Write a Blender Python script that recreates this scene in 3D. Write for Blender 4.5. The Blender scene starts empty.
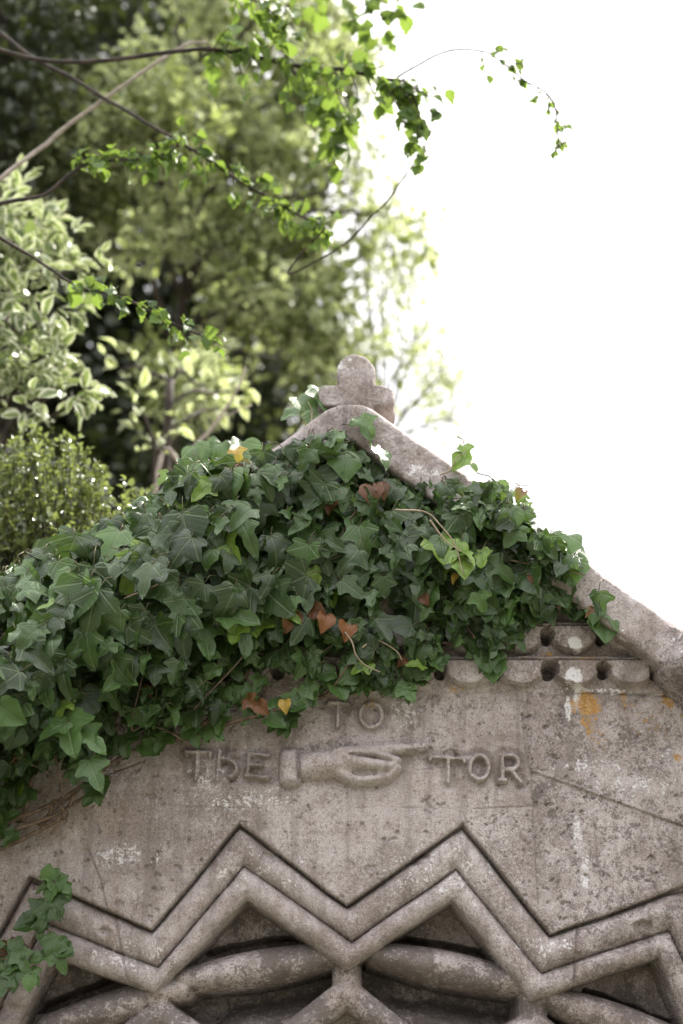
import bpy, bmesh, math, random
import numpy as np
from mathutils import Vector

SEED = 11
rng = np.random.default_rng(SEED)
random.seed(SEED)
scene = bpy.context.scene
COL = scene.collection

# ------------------------------------------------------------------ camera
F_PX, TILT = 1422.0, math.radians(22.0)
CAM = np.array([0.0, -2.3, 1.6])
FWD = np.array([0, math.cos(TILT), math.sin(TILT)])
UP = np.array([0, -math.sin(TILT), math.cos(TILT)])


def W(px, py, Y=0.0):
    """World point of a place seen in the photograph that stands at depth Y."""
    d = FWD + UP * (-(py - 512.0) / F_PX) + np.array([(px - 341.5) / F_PX, 0, 0])
    return CAM + d * ((Y - CAM[1]) / d[1])


def PL(px, py, Y=0.0):
    p = W(px, py, Y)
    return p[0], p[2]


def WA(px, py, Y):
    px, py, Y = np.broadcast_arrays(np.asarray(px, float), np.asarray(py, float), np.asarray(Y, float))
    d = FWD[None] + UP[None] * (-(py - 512.0) / F_PX)[:, None]
    d[:, 0] += (px - 341.5) / F_PX
    return CAM[None] + d * ((Y - CAM[1]) / d[:, 1])[:, None]


def PXM(Y):   # metres per pixel, roughly, at depth Y
    return (Y - CAM[1]) / F_PX * 1.06


cam_d = bpy.data.cameras.new('camera')
cam = bpy.data.objects.new('camera', cam_d)
COL.objects.link(cam)
cam.location = CAM
cam.rotation_euler = (math.pi / 2 + TILT, 0, 0)
cam_d.sensor_fit = 'VERTICAL'
cam_d.sensor_height = 36.0
cam_d.lens = 36.0 * F_PX / 1024.0
cam_d.clip_start, cam_d.clip_end = 0.05, 2000
cam_d.dof.use_dof = True
cam_d.dof.focus_distance = 2.24
cam_d.dof.aperture_fstop = 2.7
scene.camera = cam

# ------------------------------------------------------------------ noise
_lat = np.random.default_rng(3).random((64, 64, 64))


def vn3(p):
    i = np.floor(p).astype(int)
    f = p - i
    f = f * f * (3 - 2 * f)
    i &= 63
    j = (i + 1) & 63
    x0, y0, z0 = i[..., 0], i[..., 1], i[..., 2]
    x1, y1, z1 = j[..., 0], j[..., 1], j[..., 2]
    fx, fy, fz = f[..., 0], f[..., 1], f[..., 2]
    L = _lat
    a = L[x0, y0, z0] * (1 - fx) + L[x1, y0, z0] * fx
    b = L[x0, y1, z0] * (1 - fx) + L[x1, y1, z0] * fx
    c = L[x0, y0, z1] * (1 - fx) + L[x1, y0, z1] * fx
    d = L[x0, y1, z1] * (1 - fx) + L[x1, y1, z1] * fx
    return (a * (1 - fy) + b * fy) * (1 - fz) + (c * (1 - fy) + d * fy) * fz


def fbm(p, octv=4, gain=0.5):
    s, a, t = 0.0, 1.0, 0.0
    for k in range(octv):
        s = s + a * vn3(p * (2.03 ** k) + 7.3 * k)
        t += a
        a *= gain
    return s / t - 0.5


def sstep(a, b, x):
    t = np.clip((x - a) / (b - a), 0, 1)
    return t * t * (3 - 2 * t)


# ------------------------------------------------------------------ object helpers
def thing(name, label, cat, loc=(0, 0, 0), group=None):
    o = bpy.data.objects.new(name, None)
    o.empty_display_size = 0.2
    COL.objects.link(o)
    o.location = loc
    o['label'] = label
    o['category'] = cat
    if group:
        o['group'] = group
    return o


def world_loc(o):
    v = Vector((0, 0, 0))
    while o is not None:
        v += o.location
        o = o.parent
    return v


def mesh_obj(name, verts, faces, mat, parent=None, uv=None, tone=None, stain=None, normals=None, smooth=True, label=None):
    """verts (n,3) in world metres, faces (m,k); linked as ONE mesh object."""
    verts = np.ascontiguousarray(verts, dtype=np.float32)
    faces = np.ascontiguousarray(faces, dtype=np.int32)
    me = bpy.data.meshes.new(name)
    n, (m, k) = len(verts), faces.shape
    me.vertices.add(n)
    me.vertices.foreach_set('co', verts.ravel())
    me.loops.add(m * k)
    me.loops.foreach_set('vertex_index', faces.ravel())
    me.polygons.add(m)
    me.polygons.foreach_set('loop_start', np.arange(0, m * k, k, dtype=np.int32))
    me.polygons.foreach_set('use_smooth', np.full(m, smooth))
    if uv is not None:
        l = me.uv_layers.new(name='UVMap')
        l.data.foreach_set('uv', np.ascontiguousarray(uv[faces.ravel()], dtype=np.float32).ravel())
    if tone is not None:
        a = me.attributes.new('tone', 'FLOAT', 'POINT')
        a.data.foreach_set('value', np.ascontiguousarray(tone, dtype=np.float32))
    if stain is not None:
        a = me.attributes.new('stain', 'FLOAT_COLOR', 'POINT')
        a.data.foreach_set('color', np.ascontiguousarray(stain, dtype=np.float32).ravel())
    me.update(calc_edges=True)
    me.validate()
    if normals is not None:
        me.normals_split_custom_set_from_vertices(np.ascontiguousarray(normals, dtype=np.float32))
    me.materials.append(mat)
    o = bpy.data.objects.new(name, me)
    COL.objects.link(o)
    if parent is not None:
        o.parent = parent
        o.location = -world_loc(parent)
    if label:
        o['label'] = label
    return o


class Acc:
    """Collects pieces of one mesh (triangles or quads given as quads/tris, kept as tris)."""
    def __init__(s):
        s.v, s.f, s.n = [], [], 0

    def add(s, v, f):
        s.v.append(np.asarray(v, float))
        f = np.asarray(f, int)
        if f.shape[1] == 4:
            f = np.concatenate([f[:, [0, 1, 2]], f[:, [0, 2, 3]]])
        s.f.append(f + s.n)
        s.n += len(v)

    def build(s, name, mat, parent=None, **k):
        return mesh_obj(name, np.concatenate(s.v), np.concatenate(s.f), mat, parent, **k)


def spline(pts, n):
    """Catmull-Rom through pts, n samples."""
    p = np.asarray(pts, float)
    if len(p) == 2:
        t = np.linspace(0, 1, n)[:, None]
        return p[0] * (1 - t) + p[1] * t
    q = np.concatenate([[2 * p[0] - p[1]], p, [2 * p[-1] - p[-2]]])
    u = np.linspace(0, len(p) - 1 - 1e-6, n)
    i = u.astype(int)
    t = (u - i)[:, None]
    a, b, c, d = q[i], q[i + 1], q[i + 2], q[i + 3]
    return 0.5 * (2 * b + (c - a) * t + (2 * a - 5 * b + 4 * c - d) * t ** 2 + (3 * b - a - 3 * c + d) * t ** 3)


def tube(pts, r0, r1, sides=6, wob=0.0):
    p = np.asarray(pts, float)
    n = len(p)
    tg = np.gradient(p, axis=0)
    tg /= np.linalg.norm(tg, axis=1)[:, None] + 1e-9
    ref = np.where(np.abs(tg[:, 2:3]) < 0.9, np.array([[0, 0, 1.0]]), np.array([[1.0, 0, 0]]))
    a = np.cross(tg, ref)
    a /= np.linalg.norm(a, axis=1)[:, None] + 1e-9
    b = np.cross(tg, a)
    r = np.linspace(r0, r1, n)
    ang = np.linspace(0, 2 * math.pi, sides, endpoint=False)
    rr = r[:, None] * (1 + wob * (rng.random((n, sides)) - 0.5))
    v = p[:, None] + rr[..., None] * (a[:, None] * np.cos(ang)[None, :, None] + b[:, None] * np.sin(ang)[None, :, None])
    v = v.reshape(-1, 3)
    i = np.arange(n - 1)[:, None] * sides
    j = np.arange(sides)[None]
    k = (j + 1) % sides
    f = np.stack([i + j, i + k, i + sides + k, i + sides + j], -1).reshape(-1, 4)
    v = np.concatenate([v, p[:1], p[-1:]])
    c0 = np.array([[n * sides, (q + 1) % sides, q, q] for q in range(sides)])
    c1 = np.array([[n * sides + 1, (n - 1) * sides + q, (n - 1) * sides + (q + 1) % sides, (n - 1) * sides + (q + 1) % sides] for q in range(sides)])
    tri = np.concatenate([f[:, [0, 1, 2]], f[:, [0, 2, 3]], c0[:, :3], c1[:, :3]])
    return v, tri


# ------------------------------------------------------------------ materials
def new_mat(name):
    m = bpy.data.materials.new(name)
    m.use_nodes = True
    nt = m.node_tree
    nt.nodes.clear()
    out = nt.nodes.new('ShaderNodeOutputMaterial')
    return m, nt, out


class N:
    def __init__(s, nt):
        s.nt = nt

    def node(s, t, **k):
        n = s.nt.nodes.new(t)
        for a, b in k.items():
            setattr(n, a, b)
        return n

    def put(s, sock, v):
        if isinstance(v, bpy.types.NodeSocket):
            s.nt.links.new(v, sock)
        else:
            sock.default_value = v

    def math(s, op, a, b=0.0, c=None, clamp=False):
        n = s.node('ShaderNodeMath', operation=op, use_clamp=clamp)
        s.put(n.inputs[0], a)
        s.put(n.inputs[1], b)
        if c is not None:
            s.put(n.inputs[2], c)
        return n.outputs[0]

    def mix(s, f, a, b, mode='MIX'):
        n = s.node('ShaderNodeMix', data_type='RGBA', blend_type=mode)
        s.put(n.inputs[0], f)
        s.put(n.inputs[6], a)
        s.put(n.inputs[7], b)
        return n.outputs[2]

    def range(s, v, a, b, c=0.0, d=1.0, smooth=True):
        n = s.node('ShaderNodeMapRange', interpolation_type='SMOOTHSTEP' if smooth else 'LINEAR')
        s.put(n.inputs[0], v)
        for i, x in zip((1, 2, 3, 4), (a, b, c, d)):
            s.put(n.inputs[i], x)
        return n.outputs[0]

    def noise(s, vec, scale, detail=3.0, rough=0.55, dist=0.0):
        n = s.node('ShaderNodeTexNoise')
        s.put(n.inputs['Vector'], vec)
        n.inputs['Scale'].default_value = scale
        n.inputs['Detail'].default_value = detail
        n.inputs['Roughness'].default_value = rough
        n.inputs['Distortion'].default_value = dist
        return n.outputs['Fac']

    def attr(s, name):
        return s.node('ShaderNodeAttribute', attribute_name=name)


def rgb(r, g, b):
    return (r, g, b, 1.0)


def stone_material():
    m, nt, out = new_mat('weathered_limestone')
    n = N(nt)
    tc = n.node('ShaderNodeTexCoord').outputs['Object']
    big = n.noise(tc, 4.2, 4, 0.6)
    mid = n.noise(tc, 26, 5, 0.65)
    fine = n.noise(tc, 170, 4, 0.75)
    grain = n.noise(tc, 620, 2, 0.7)
    c = n.mix(n.range(big, 0.41, 0.59), rgb(0.270, 0.224, 0.212), rgb(0.430, 0.376, 0.366))
    c = n.mix(n.range(mid, 0.48, 0.66, 0, 0.6), c, rgb(0.50, 0.45, 0.44))
    c = n.mix(n.range(mid, 0.50, 0.34, 0, 0.6), c, rgb(0.20, 0.158, 0.135))
    area = n.range(n.noise(tc, 6.5, 3, 0.6), 0.38, 0.62, 0.35, 1.0)
    c = n.mix(n.math('MULTIPLY', area, n.range(fine, 0.52, 0.68, 0, 0.8)), c, rgb(0.55, 0.51, 0.505))
    c = n.mix(n.math('MULTIPLY', area, n.range(fine, 0.48, 0.32, 0, 0.85)), c, rgb(0.125, 0.098, 0.086))
    c = n.mix(n.range(grain, 0.47, 0.34, 0, 0.7), c, rgb(0.09, 0.075, 0.068))
    c = n.mix(n.range(grain, 0.56, 0.70, 0, 0.6), c, rgb(0.56, 0.53, 0.52))
    mp = n.node('ShaderNodeMapping')
    nt.links.new(tc, mp.inputs['Vector'])
    mp.inputs['Scale'].default_value = (34, 34, 3.0)
    streak = n.noise(mp.outputs[0], 1.0, 4, 0.65)
    c = n.mix(n.range(streak, 0.50, 0.34, 0, 0.5), c, rgb(0.16, 0.135, 0.12))
    c = n.mix(n.range(streak, 0.56, 0.70, 0, 0.35), c, rgb(0.46, 0.42, 0.41))
    st = n.attr('stain')
    sep = n.node('ShaderNodeSeparateColor')
    nt.links.new(st.outputs['Color'], sep.inputs[0])
    brk = n.noise(tc, 95, 4, 0.7)
    brk2 = n.noise(tc, 230, 3, 0.7)

    brk3 = n.noise(tc, 34, 4, 0.7)
    wob = n.math('ADD', n.math('MULTIPLY', n.math('SUBTRACT', brk, 0.5), 2.0),
                 n.math('ADD', n.math('MULTIPLY', n.math('SUBTRACT', brk2, 0.5), 2.2), n.math('MULTIPLY', n.math('SUBTRACT', brk3, 0.5), 1.5)))

    def mask(ch, lo, hi, top):
        return n.math('MULTIPLY', n.range(n.math('ADD', ch, wob), lo, hi, 0, top), n.range(ch, 0.02, 0.22))
    # warm dirt, dark crusting plus painted hollow shade, white runs, orange lichen
    c = n.mix(mask(st.outputs['Alpha'], 0.20, 0.95, 0.42), c, rgb(0.27, 0.195, 0.14))
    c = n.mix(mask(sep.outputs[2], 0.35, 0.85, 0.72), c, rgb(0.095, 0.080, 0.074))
    c = n.mix(mask(sep.outputs[1], 0.45, 0.72, 0.85), c, rgb(0.66, 0.64, 0.65))
    oc = n.mix(n.range(brk2, 0.4, 0.6), rgb(0.30, 0.135, 0.03), rgb(0.42, 0.25, 0.08))
    c = n.mix(mask(sep.outputs[0], 0.50, 0.88, 0.9), c, oc)
    # scattered pale grey lichen rosettes
    vo = n.node('ShaderNodeTexVoronoi')
    nt.links.new(tc, vo.inputs['Vector'])
    vo.inputs['Scale'].default_value = 46
    ring = n.math('MULTIPLY', n.range(vo.outputs['Distance'], 0.33, 0.22), n.range(n.noise(tc, 9, 3), 0.56, 0.66))
    c = n.mix(n.math('MULTIPLY', ring, n.range(brk2, 0.4, 0.6, 0, 0.5)), c, rgb(0.47, 0.45, 0.44))
    b = n.node('ShaderNodeBsdfPrincipled')
    nt.links.new(c, b.inputs['Base Color'])
    b.inputs['Roughness'].default_value = 0.92
    b.inputs['Specular IOR Level'].default_value = 0.25
    bump = n.node('ShaderNodeBump')
    bump.inputs['Strength'].default_value = 0.9
    bump.inputs['Distance'].default_value = 0.004
    hgt = n.math('ADD', n.math('MULTIPLY', fine, 0.8), n.math('ADD', n.math('MULTIPLY', grain, 0.3), n.math('MULTIPLY', mid, 0.7)))
    nt.links.new(hgt, bump.inputs['Height'])
    nt.links.new(bump.outputs[0], b.inputs['Normal'])
    nt.links.new(b.outputs[0], out.inputs[0])
    return m


def leaf_shader(n, nt, out, col, trans_col, trans, rough, spec, bumpv=None):
    b = n.node('ShaderNodeBsdfPrincipled')
    n.put(b.inputs['Base Color'], col)
    b.inputs['Roughness'].default_value = rough
    b.inputs['Specular IOR Level'].default_value = spec
    t = n.node('ShaderNodeBsdfTranslucent')
    n.put(t.inputs['Color'], trans_col)
    if bumpv is not None:
        bp = n.node('ShaderNodeBump')
        bp.inputs['Strength'].default_value = 0.5
        bp.inputs['Distance'].default_value = 0.002
        n.put(bp.inputs['Height'], bumpv)
        nt.links.new(bp.outputs[0], b.inputs['Normal'])
    mx = n.node('ShaderNodeMixShader')
    mx.inputs[0].default_value = trans
    nt.links.new(b.outputs[0], mx.inputs[1])
    nt.links.new(t.outputs[0], mx.inputs[2])
    nt.links.new(mx.outputs[0], out.inputs[0])


def ivy_material(name, dark, light, young, vein, trans=0.12):
    m, nt, out = new_mat(name)
    n = N(nt)
    uv = n.node('ShaderNodeUVMap').outputs[0]
    sx = n.node('ShaderNodeSeparateXYZ')
    nt.links.new(uv, sx.inputs[0])
    u, v = sx.outputs[0], sx.outputs[1]
    au = n.math('ABSOLUTE', u)
    ang = n.math('ARCTAN2', au, n.math('ADD', v, 0.02))
    r = n.math('SQRT', n.math('ADD', n.math('MULTIPLY', u, u), n.math('MULTIPLY', v, v)))
    vm = None
    for a in (0.0, 0.92, 1.62):
        d = n.math('MULTIPLY', r, n.math('ABSOLUTE', n.math('SUBTRACT', ang, a)))
        k = n.range(d, 0.032, 0.008)
        vm = k if vm is None else n.math('MAXIMUM', vm, k)
    # side veins of the middle lobe
    w = n.math('SINE', n.math('MULTIPLY', n.math('SUBTRACT', v, n.math('MULTIPLY', au, 0.9)), 42.0))
    sv = n.math('MULTIPLY', n.range(w, 0.86, 0.98), 0.35)
    vm = n.math('MAXIMUM', vm, sv)
    tone = n.attr('tone').outputs['Fac']
    geo = n.node('ShaderNodeTexCoord').outputs['Object']
    nz = n.noise(geo, 60, 3)
    c = n.mix(tone, dark, light)
    c = n.mix(n.range(tone, 0.93, 0.97), c, young)
    c = n.mix(n.range(nz, 0.40, 0.65, 0, 0.35), c, n.mix(0.5, c, dark))
    c = n.mix(n.math('MULTIPLY', vm, 0.40), c, vein)
    tcol = n.mix(0.5, c, rgb(0.20, 0.36, 0.03))
    leaf_shader(n, nt, out, c, tcol, trans, 0.37, 0.42, n.math('MULTIPLY', vm, -1.0))
    return m


def plain_leaf_material(name, dark, light, tr, trans=0.4, edge=None, rough=0.45, spec=0.5, edge_at=(0.42, 0.62)):
    m, nt, out = new_mat(name)
    n = N(nt)
    uv = n.node('ShaderNodeUVMap').outputs[0]
    sx = n.node('ShaderNodeSeparateXYZ')
    nt.links.new(uv, sx.inputs[0])
    au = n.math('ABSOLUTE', sx.outputs[0])
    tone = n.attr('tone').outputs['Fac']
    geo = n.node('ShaderNodeTexCoord').outputs['Object']
    c = n.mix(tone, dark, light)
    c = n.mix(n.range(au, 0.10, 0.03, 0, 0.35), c, n.mix(0.5, c, rgb(0.30, 0.36, 0.16)))
    t = n.mix(0.6, c, tr)
    if edge is not None:
        wv = n.math('ADD', au, n.math('MULTIPLY', n.math('SUBTRACT', n.noise(geo, 70, 2), 0.5), 0.5))
        k = n.math('MAXIMUM', n.range(wv, edge_at[0], edge_at[1]), n.range(sx.outputs[1], 0.84, 0.94))
        k = n.math('MULTIPLY', k, n.range(tone, 0.02, 0.12))
        c = n.mix(k, c, edge)
        t = n.mix(k, t, n.mix(0.35, edge, tr))
    leaf_shader(n, nt, out, c, t, trans, rough, spec)
    return m


def bark_material(name, a, b, scale=30):
    m, nt, out = new_mat(name)
    n = N(nt)
    tc = n.node('ShaderNodeTexCoord').outputs['Object']
    nz = n.noise(tc, scale, 5, 0.65)
    p = n.node('ShaderNodeBsdfPrincipled')
    nt.links.new(n.mix(n.range(nz, 0.35, 0.65), a, b), p.inputs['Base Color'])
    p.inputs['Roughness'].default_value = 0.9
    bp = n.node('ShaderNodeBump')
    bp.inputs['Strength'].default_value = 0.6
    bp.inputs['Distance'].default_value = 0.004
    nt.links.new(nz, bp.inputs['Height'])
    nt.links.new(bp.outputs[0], p.inputs['Normal'])
    nt.links.new(p.outputs[0], out.inputs[0])
    return m


def ground_material():
    m, nt, out = new_mat('worn_lane')
    n = N(nt)
    tc = n.node('ShaderNodeTexCoord').outputs['Object']
    a = n.noise(tc, 1.3, 5, 0.6)
    f = n.noise(tc, 60, 4, 0.7)
    c = n.mix(n.range(a, 0.4, 0.6), rgb(0.11, 0.10, 0.085), rgb(0.07, 0.085, 0.035))
    c = n.mix(n.range(f, 0.4, 0.7, 0, 0.6), c, rgb(0.19, 0.17, 0.145))
    p = n.node('ShaderNodeBsdfPrincipled')
    nt.links.new(c, p.inputs['Base Color'])
    p.inputs['Roughness'].default_value = 0.95
    nt.links.new(p.outputs[0], out.inputs[0])
    return m


M_STONE = stone_material()
M_IVY = ivy_material('ivy_leaf', rgb(0.014, 0.030, 0.009), rgb(0.082, 0.158, 0.038), rgb(0.14, 0.23, 0.03), rgb(0.12, 0.16, 0.07))
M_DEAD = ivy_material('withered_leaf', rgb(0.075, 0.03, 0.018), rgb(0.24, 0.10, 0.035), rgb(0.42, 0.28, 0.05), rgb(0.22, 0.09, 0.03), 0.2)
M_STEM = bark_material('ivy_stem_bark', rgb(0.07, 0.045, 0.03), rgb(0.17, 0.12, 0.085), 90)
M_PETIOLE = bark_material('ivy_petiole', rgb(0.06, 0.055, 0.025), rgb(0.11, 0.10, 0.05), 90)
M_RUNNER = bark_material('pale_runner', rgb(0.20, 0.15, 0.10), rgb(0.30, 0.24, 0.17), 90)
M_BARK = bark_material('tree_bark', rgb(0.018, 0.013, 0.011), rgb(0.05, 0.036, 0.028))
M_DRY = bark_material('dry_twig', rgb(0.25, 0.21, 0.18), rgb(0.38, 0.33, 0.29), 60)
M_VAR = plain_leaf_material('cream_edged_leaf', rgb(0.06, 0.10, 0.03), rgb(0.14, 0.19, 0.06), rgb(0.28, 0.36, 0.09), 0.30, rgb(0.55, 0.57, 0.41))
M_VAR2 = plain_leaf_material('pale_tree_leaf', rgb(0.022, 0.027, 0.010), rgb(0.17, 0.20, 0.065), rgb(0.44, 0.52, 0.15), 0.50, rgb(0.60, 0.64, 0.42), edge_at=(0.35, 0.7))
M_BOX = plain_leaf_material('small_shrub_leaf', rgb(0.03, 0.05, 0.018), rgb(0.17, 0.21, 0.065), rgb(0.32, 0.38, 0.09), 0.36, rough=0.3, spec=0.8)
M_DARK = plain_leaf_material('evergreen_leaf', rgb(0.012, 0.020, 0.008), rgb(0.045, 0.058, 0.022), rgb(0.12, 0.16, 0.03), 0.2)
M_ELM = plain_leaf_material('fresh_leaf', rgb(0.020, 0.045, 0.014), rgb(0.085, 0.15, 0.03), rgb(0.30, 0.43, 0.06), 0.40, rough=0.55, spec=0.3)

# ------------------------------------------------------------------ leaf templates
def make_template(outline, midv):
    """half outline (u,v) -> tri mesh with a middle column on each side. returns xy, uv, z basis, tris"""
    rows = len(outline)
    xy, uv, f = [], [], []
    wmax = max(o[0] for o in outline)
    for i, ((u, v), mv) in enumerate(zip(outline, midv)):
        for k in (-2, -1, 0, 1, 2):
            t = abs(k) / 2
            xy.append((u * t * (1 if k >= 0 else -1), mv * (1 - t) + v * t))
            uv.append(xy[-1])
    for i in range(rows - 1):
        for k in range(4):
            a = i * 5 + k
            f.append((a, a + 1, a + 6))
            f.append((a, a + 6, a + 5))
    xy = np.array(xy)
    fold = np.abs(xy[:, 0]) * 0.55
    curl = -((xy[:, 1] - 0.25) ** 2) * 0.55 - (np.abs(xy[:, 0]) ** 2) * 0.75
    wave = 0.05 * np.sin(xy[:, 0] * 11) * np.cos(xy[:, 1] * 9)
    return dict(xy=xy, uv=np.array(uv), fold=fold, curl=curl, wave=wave, f=np.array(f))


MV = [0, .01, .04, .09, .14, .20, .27, .36, .45, .54, .66, .84, 1.0]
IVY_A = make_template([(0, 0), (.10, -.08), (.22, -.10), (.32, -.02), (.34, .08), (.42, .17), (.54, .30), (.49, .39), (.30, .42), (.20, .50), (.23, .66), (.14, .86), (0, 1.0)], MV)
IVY_B = make_template([(0, 0), (.08, -.05), (.18, -.07), (.26, -.01), (.29, .08), (.38, .16), (.46, .25), (.42, .33), (.27, .38), (.19, .48), (.22, .66), (.13, .86), (0, 1.0)], MV)
IVY_D = make_template([(0, 0), (.12, -.12), (.28, -.17), (.43, -.13), (.46, -.03), (.38, .08), (.50, .21), (.60, .36), (.47, .44), (.27, .50), (.25, .66), (.15, .85), (0, 1.0)], MV)
IVY_C = make_template([(0, 0), (.12, -.06), (.26, -.08), (.38, .0), (.44, .12), (.45, .22), (.47, .33), (.50, .46), (.41, .56), (.33, .66), (.24, .77), (.12, .90), (0, 1.0)], MV)


def ellipse_template(widths, serr=0.0):
    """simple leaf; uv.x is the position across the leaf (-1..1 at the edges)."""
    n = len(widths)
    xy, uv, f = [], [], []
    for i, w in enumerate(widths):
        v = i / (n - 1)
        ww = w * (1 + (serr if i % 2 else -serr))
        for k in (-1, 0, 1):
            xy.append((ww * k, v - (0.04 * abs(k) if i % 2 == 0 and serr else 0)))
            uv.append((k, v))
    for i in range(n - 1):
        for k in range(2):
            a = i * 3 + k
            f.append((a, a + 1, a + 4))
            f.append((a, a + 4, a + 3))
    xy = np.array(xy)
    return dict(xy=xy, uv=np.array(uv, float), fold=np.abs(xy[:, 0]) * 0.6, curl=-((xy[:, 1] - 0.2) ** 2) * 0.5, wave=0.02 * np.sin(xy[:, 1] * 12) * np.sign(xy[:, 0]), f=np.array(f))


LEAF_OVAL = ellipse_template([0.02, .17, .25, .27, .23, .13, 0.01])
LEAF_SIMPLE = ellipse_template([0.02, .25, .20, 0.01])
LEAF_ROUND = ellipse_template([0.02, .30, .36, .26, 0.01])
LEAF_ELM = ellipse_template([0.03, .24, .33, .40, .41, .42, .35, .30, .19, .12, 0.01], 0.09)


def unit(a):
    return a / (np.linalg.norm(a, axis=-1, keepdims=True) + 1e-9)


def scatter(tpl, pos, tip, nrm, size, tone, fold=None, curl=None):
    """leaves with base at pos, pointing along tip, upper face along nrm"""
    N_ = len(pos)
    tip = unit(tip)
    nrm = unit(nrm - tip * np.sum(nrm * tip, 1, keepdims=True))
    side = np.cross(tip, nrm)
    if fold is None:
        fold = rng.uniform(0.3, 1.1, N_)
    if curl is None:
        curl = rng.uniform(-0.1, 1.0, N_)
    wv = rng.uniform(-2.0, 2.0, N_)
    z = fold[:, None] * tpl['fold'] + curl[:, None] * tpl['curl'] + wv[:, None] * tpl['wave']
    asp = rng.uniform(0.85, 1.15, N_)[:, None]
    L = (tpl['xy'][None, :, 0] * asp)[..., None] * side[:, None] + tpl['xy'][None, :, 1, None] * tip[:, None] + z[..., None] * nrm[:, None]
    v = pos[:, None] + L * size[:, None, None]
    n = v.shape[1]
    f = tpl['f'][None] + (np.arange(N_) * n)[:, None, None]
    uv = np.broadcast_to(tpl['uv'][None], (N_, n, 2))
    return v.reshape(-1, 3), f.reshape(-1, 3), uv.reshape(-1, 2), np.repeat(tone, n)


def leaves_obj(name, sets, mat, parent, label=None):
    V, Fc, U, T, n = [], [], [], [], 0
    for v, f, u, t in sets:
        V.append(v); Fc.append(f + n); U.append(u); T.append(t); n += len(v)
    return mesh_obj(name, np.concatenate(V), np.concatenate(Fc), mat, parent, uv=np.concatenate(U), tone=np.concatenate(T), label=label)


# ------------------------------------------------------------------ the ground
gm = ground_material()
g = mesh_obj('ground', [(-600, -600, 0), (600, -600, 0), (600, 600, 0), (-600, 600, 0)], [[0, 1, 2, 3]], gm)
g['kind'] = 'structure'
g['label'] = 'worn lane and verge below the carved stone gable'

# ------------------------------------------------------------------ the stone gable
CX = 0.016
APEX_Z, SLOPE = 2.737, 0.80
ZB = 1.60
HALF = 0.80
gable = thing('stone_gable', 'weathered carved stone gable with zigzag mouldings, raised lettering and pointing hand', 'stone gable', (CX, 0.15, 0))


def gable_top(x):
    return APEX_Z - SLOPE * np.abs(x - CX)


xs = np.concatenate([np.linspace(-HALF, -0.64, 30, endpoint=False), np.arange(-0.64, 0.66, 0.0016), np.linspace(0.66, HALF, 26)])
zs = np.arange(ZB, APEX_Z, 0.0016)
X, Z = np.meshgrid(xs, zs)
P3 = np.stack([X, np.zeros_like(X), Z], -1)


def seg(a, b):
    ax, az = a
    bx, bz = b
    dx, dz = bx - ax, bz - az
    L2 = dx * dx + dz * dz + 1e-12
    t = np.clip(((X - ax) * dx + (Z - az) * dz) / L2, 0, 1)
    return np.hypot(X - ax - t * dx, Z - az - t * dz), t


def pseg(a, b, Y=0.0):
    return seg(PL(*a, Y), PL(*b, Y))


S = 0.00163      # metres per pixel on the face of the wall
warp = 0.0022 * fbm(P3 * 26, 3) + 0.0050 * fbm(P3 * 9 + 70, 3)
H = 0.0045 * fbm(P3 * 5, 3) + 0.0030 * fbm(P3 * 40 + 3, 4, 0.6)
pit = fbm(P3 * 90 + 11, 3, 0.6)
H += 0.0022 * fbm(P3 * 110 + 17, 3, 0.7)
H -= 0.004 * sstep(0.17, 0.30, pit)
STAIN_SHADE = np.zeros(X.shape + (4,))
REG = np.zeros(X.shape, int)     # 0 wall face

# --- zigzag mouldings
def zz(pts):
    q = np.array([PL(*p) for p in pts])
    return np.interp(X, q[:, 0], q[:, 1])


A = zz([(-190, 1000), (-110, 1130), (29, 876), (151, 929), (239, 823), (347, 905), (463, 824), (551, 934), (683, 886), (735, 868), (850, 1100)]) + warp
B = zz([(-190, 1100), (-100, 1180), (43, 922), (157, 966), (243, 863), (352, 940), (457, 868), (543, 972), (672, 928), (790, 1180)]) + warp
C = zz([(-190, 1200), (-95, 1240), (50, 957), (153, 993), (246, 899), (347, 969), (453, 900), (533, 1001), (661, 957), (780, 1240)]) + warp * 1.5
gA = np.abs(np.gradient(A, axis=1) / np.gradient(X, axis=1))
cosA = 1 / np.sqrt(1 + np.clip(gA, 0, 2.5) ** 2)
rough_s = 0.0075 * fbm(P3 * 24 + 5, 5, 0.65)


def rollp(u):
    return np.sqrt(np.clip(1 - (2 * u - 1) ** 2, 0, 1))


uo = np.clip((A - Z) / (A - B), 0, 1)
ui = np.clip((B - Z) / (B - C), 0, 1)
# the outer member is flatter, with a quirk cut along its upper edge
h_o = -0.028 + 0.024 * rollp(np.clip((uo - 0.06) / 0.94, 0, 1)) ** 0.8 + rough_s
h_i = -0.034 + 0.029 * rollp(ui) ** 0.85 + rough_s
in_o = (Z < A) & (Z >= B)
in_i = (Z < B) & (Z >= C)
below = Z < C
H = np.where(in_o, h_o, H)
H = np.where(in_i, h_i, H)
# worn arris of the wall face along the top edge
dA = (Z - A) * cosA
H = np.where((dA >= 0) & (dA < 0.006), H - 0.004 * (1 - dA / 0.006) ** 2, H)
REG[in_o] = 1
REG[in_i] = 2

# bed joints between the voussoirs, and chipped spots on the rolls
for ja, jb in (((112, 900), (130, 1004)), ((580, 905), (573, 1004))):
    d, _ = pseg(ja, jb)
    H = np.where(in_o | in_i, H - 0.0045 * sstep(0.0034, 0.0008, d + np.abs(warp)), H)
chip = fbm(P3 * 17 + 55, 3)
H = np.where(in_o | in_i, H - 0.010 * sstep(0.20, 0.30, chip), H)

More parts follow.
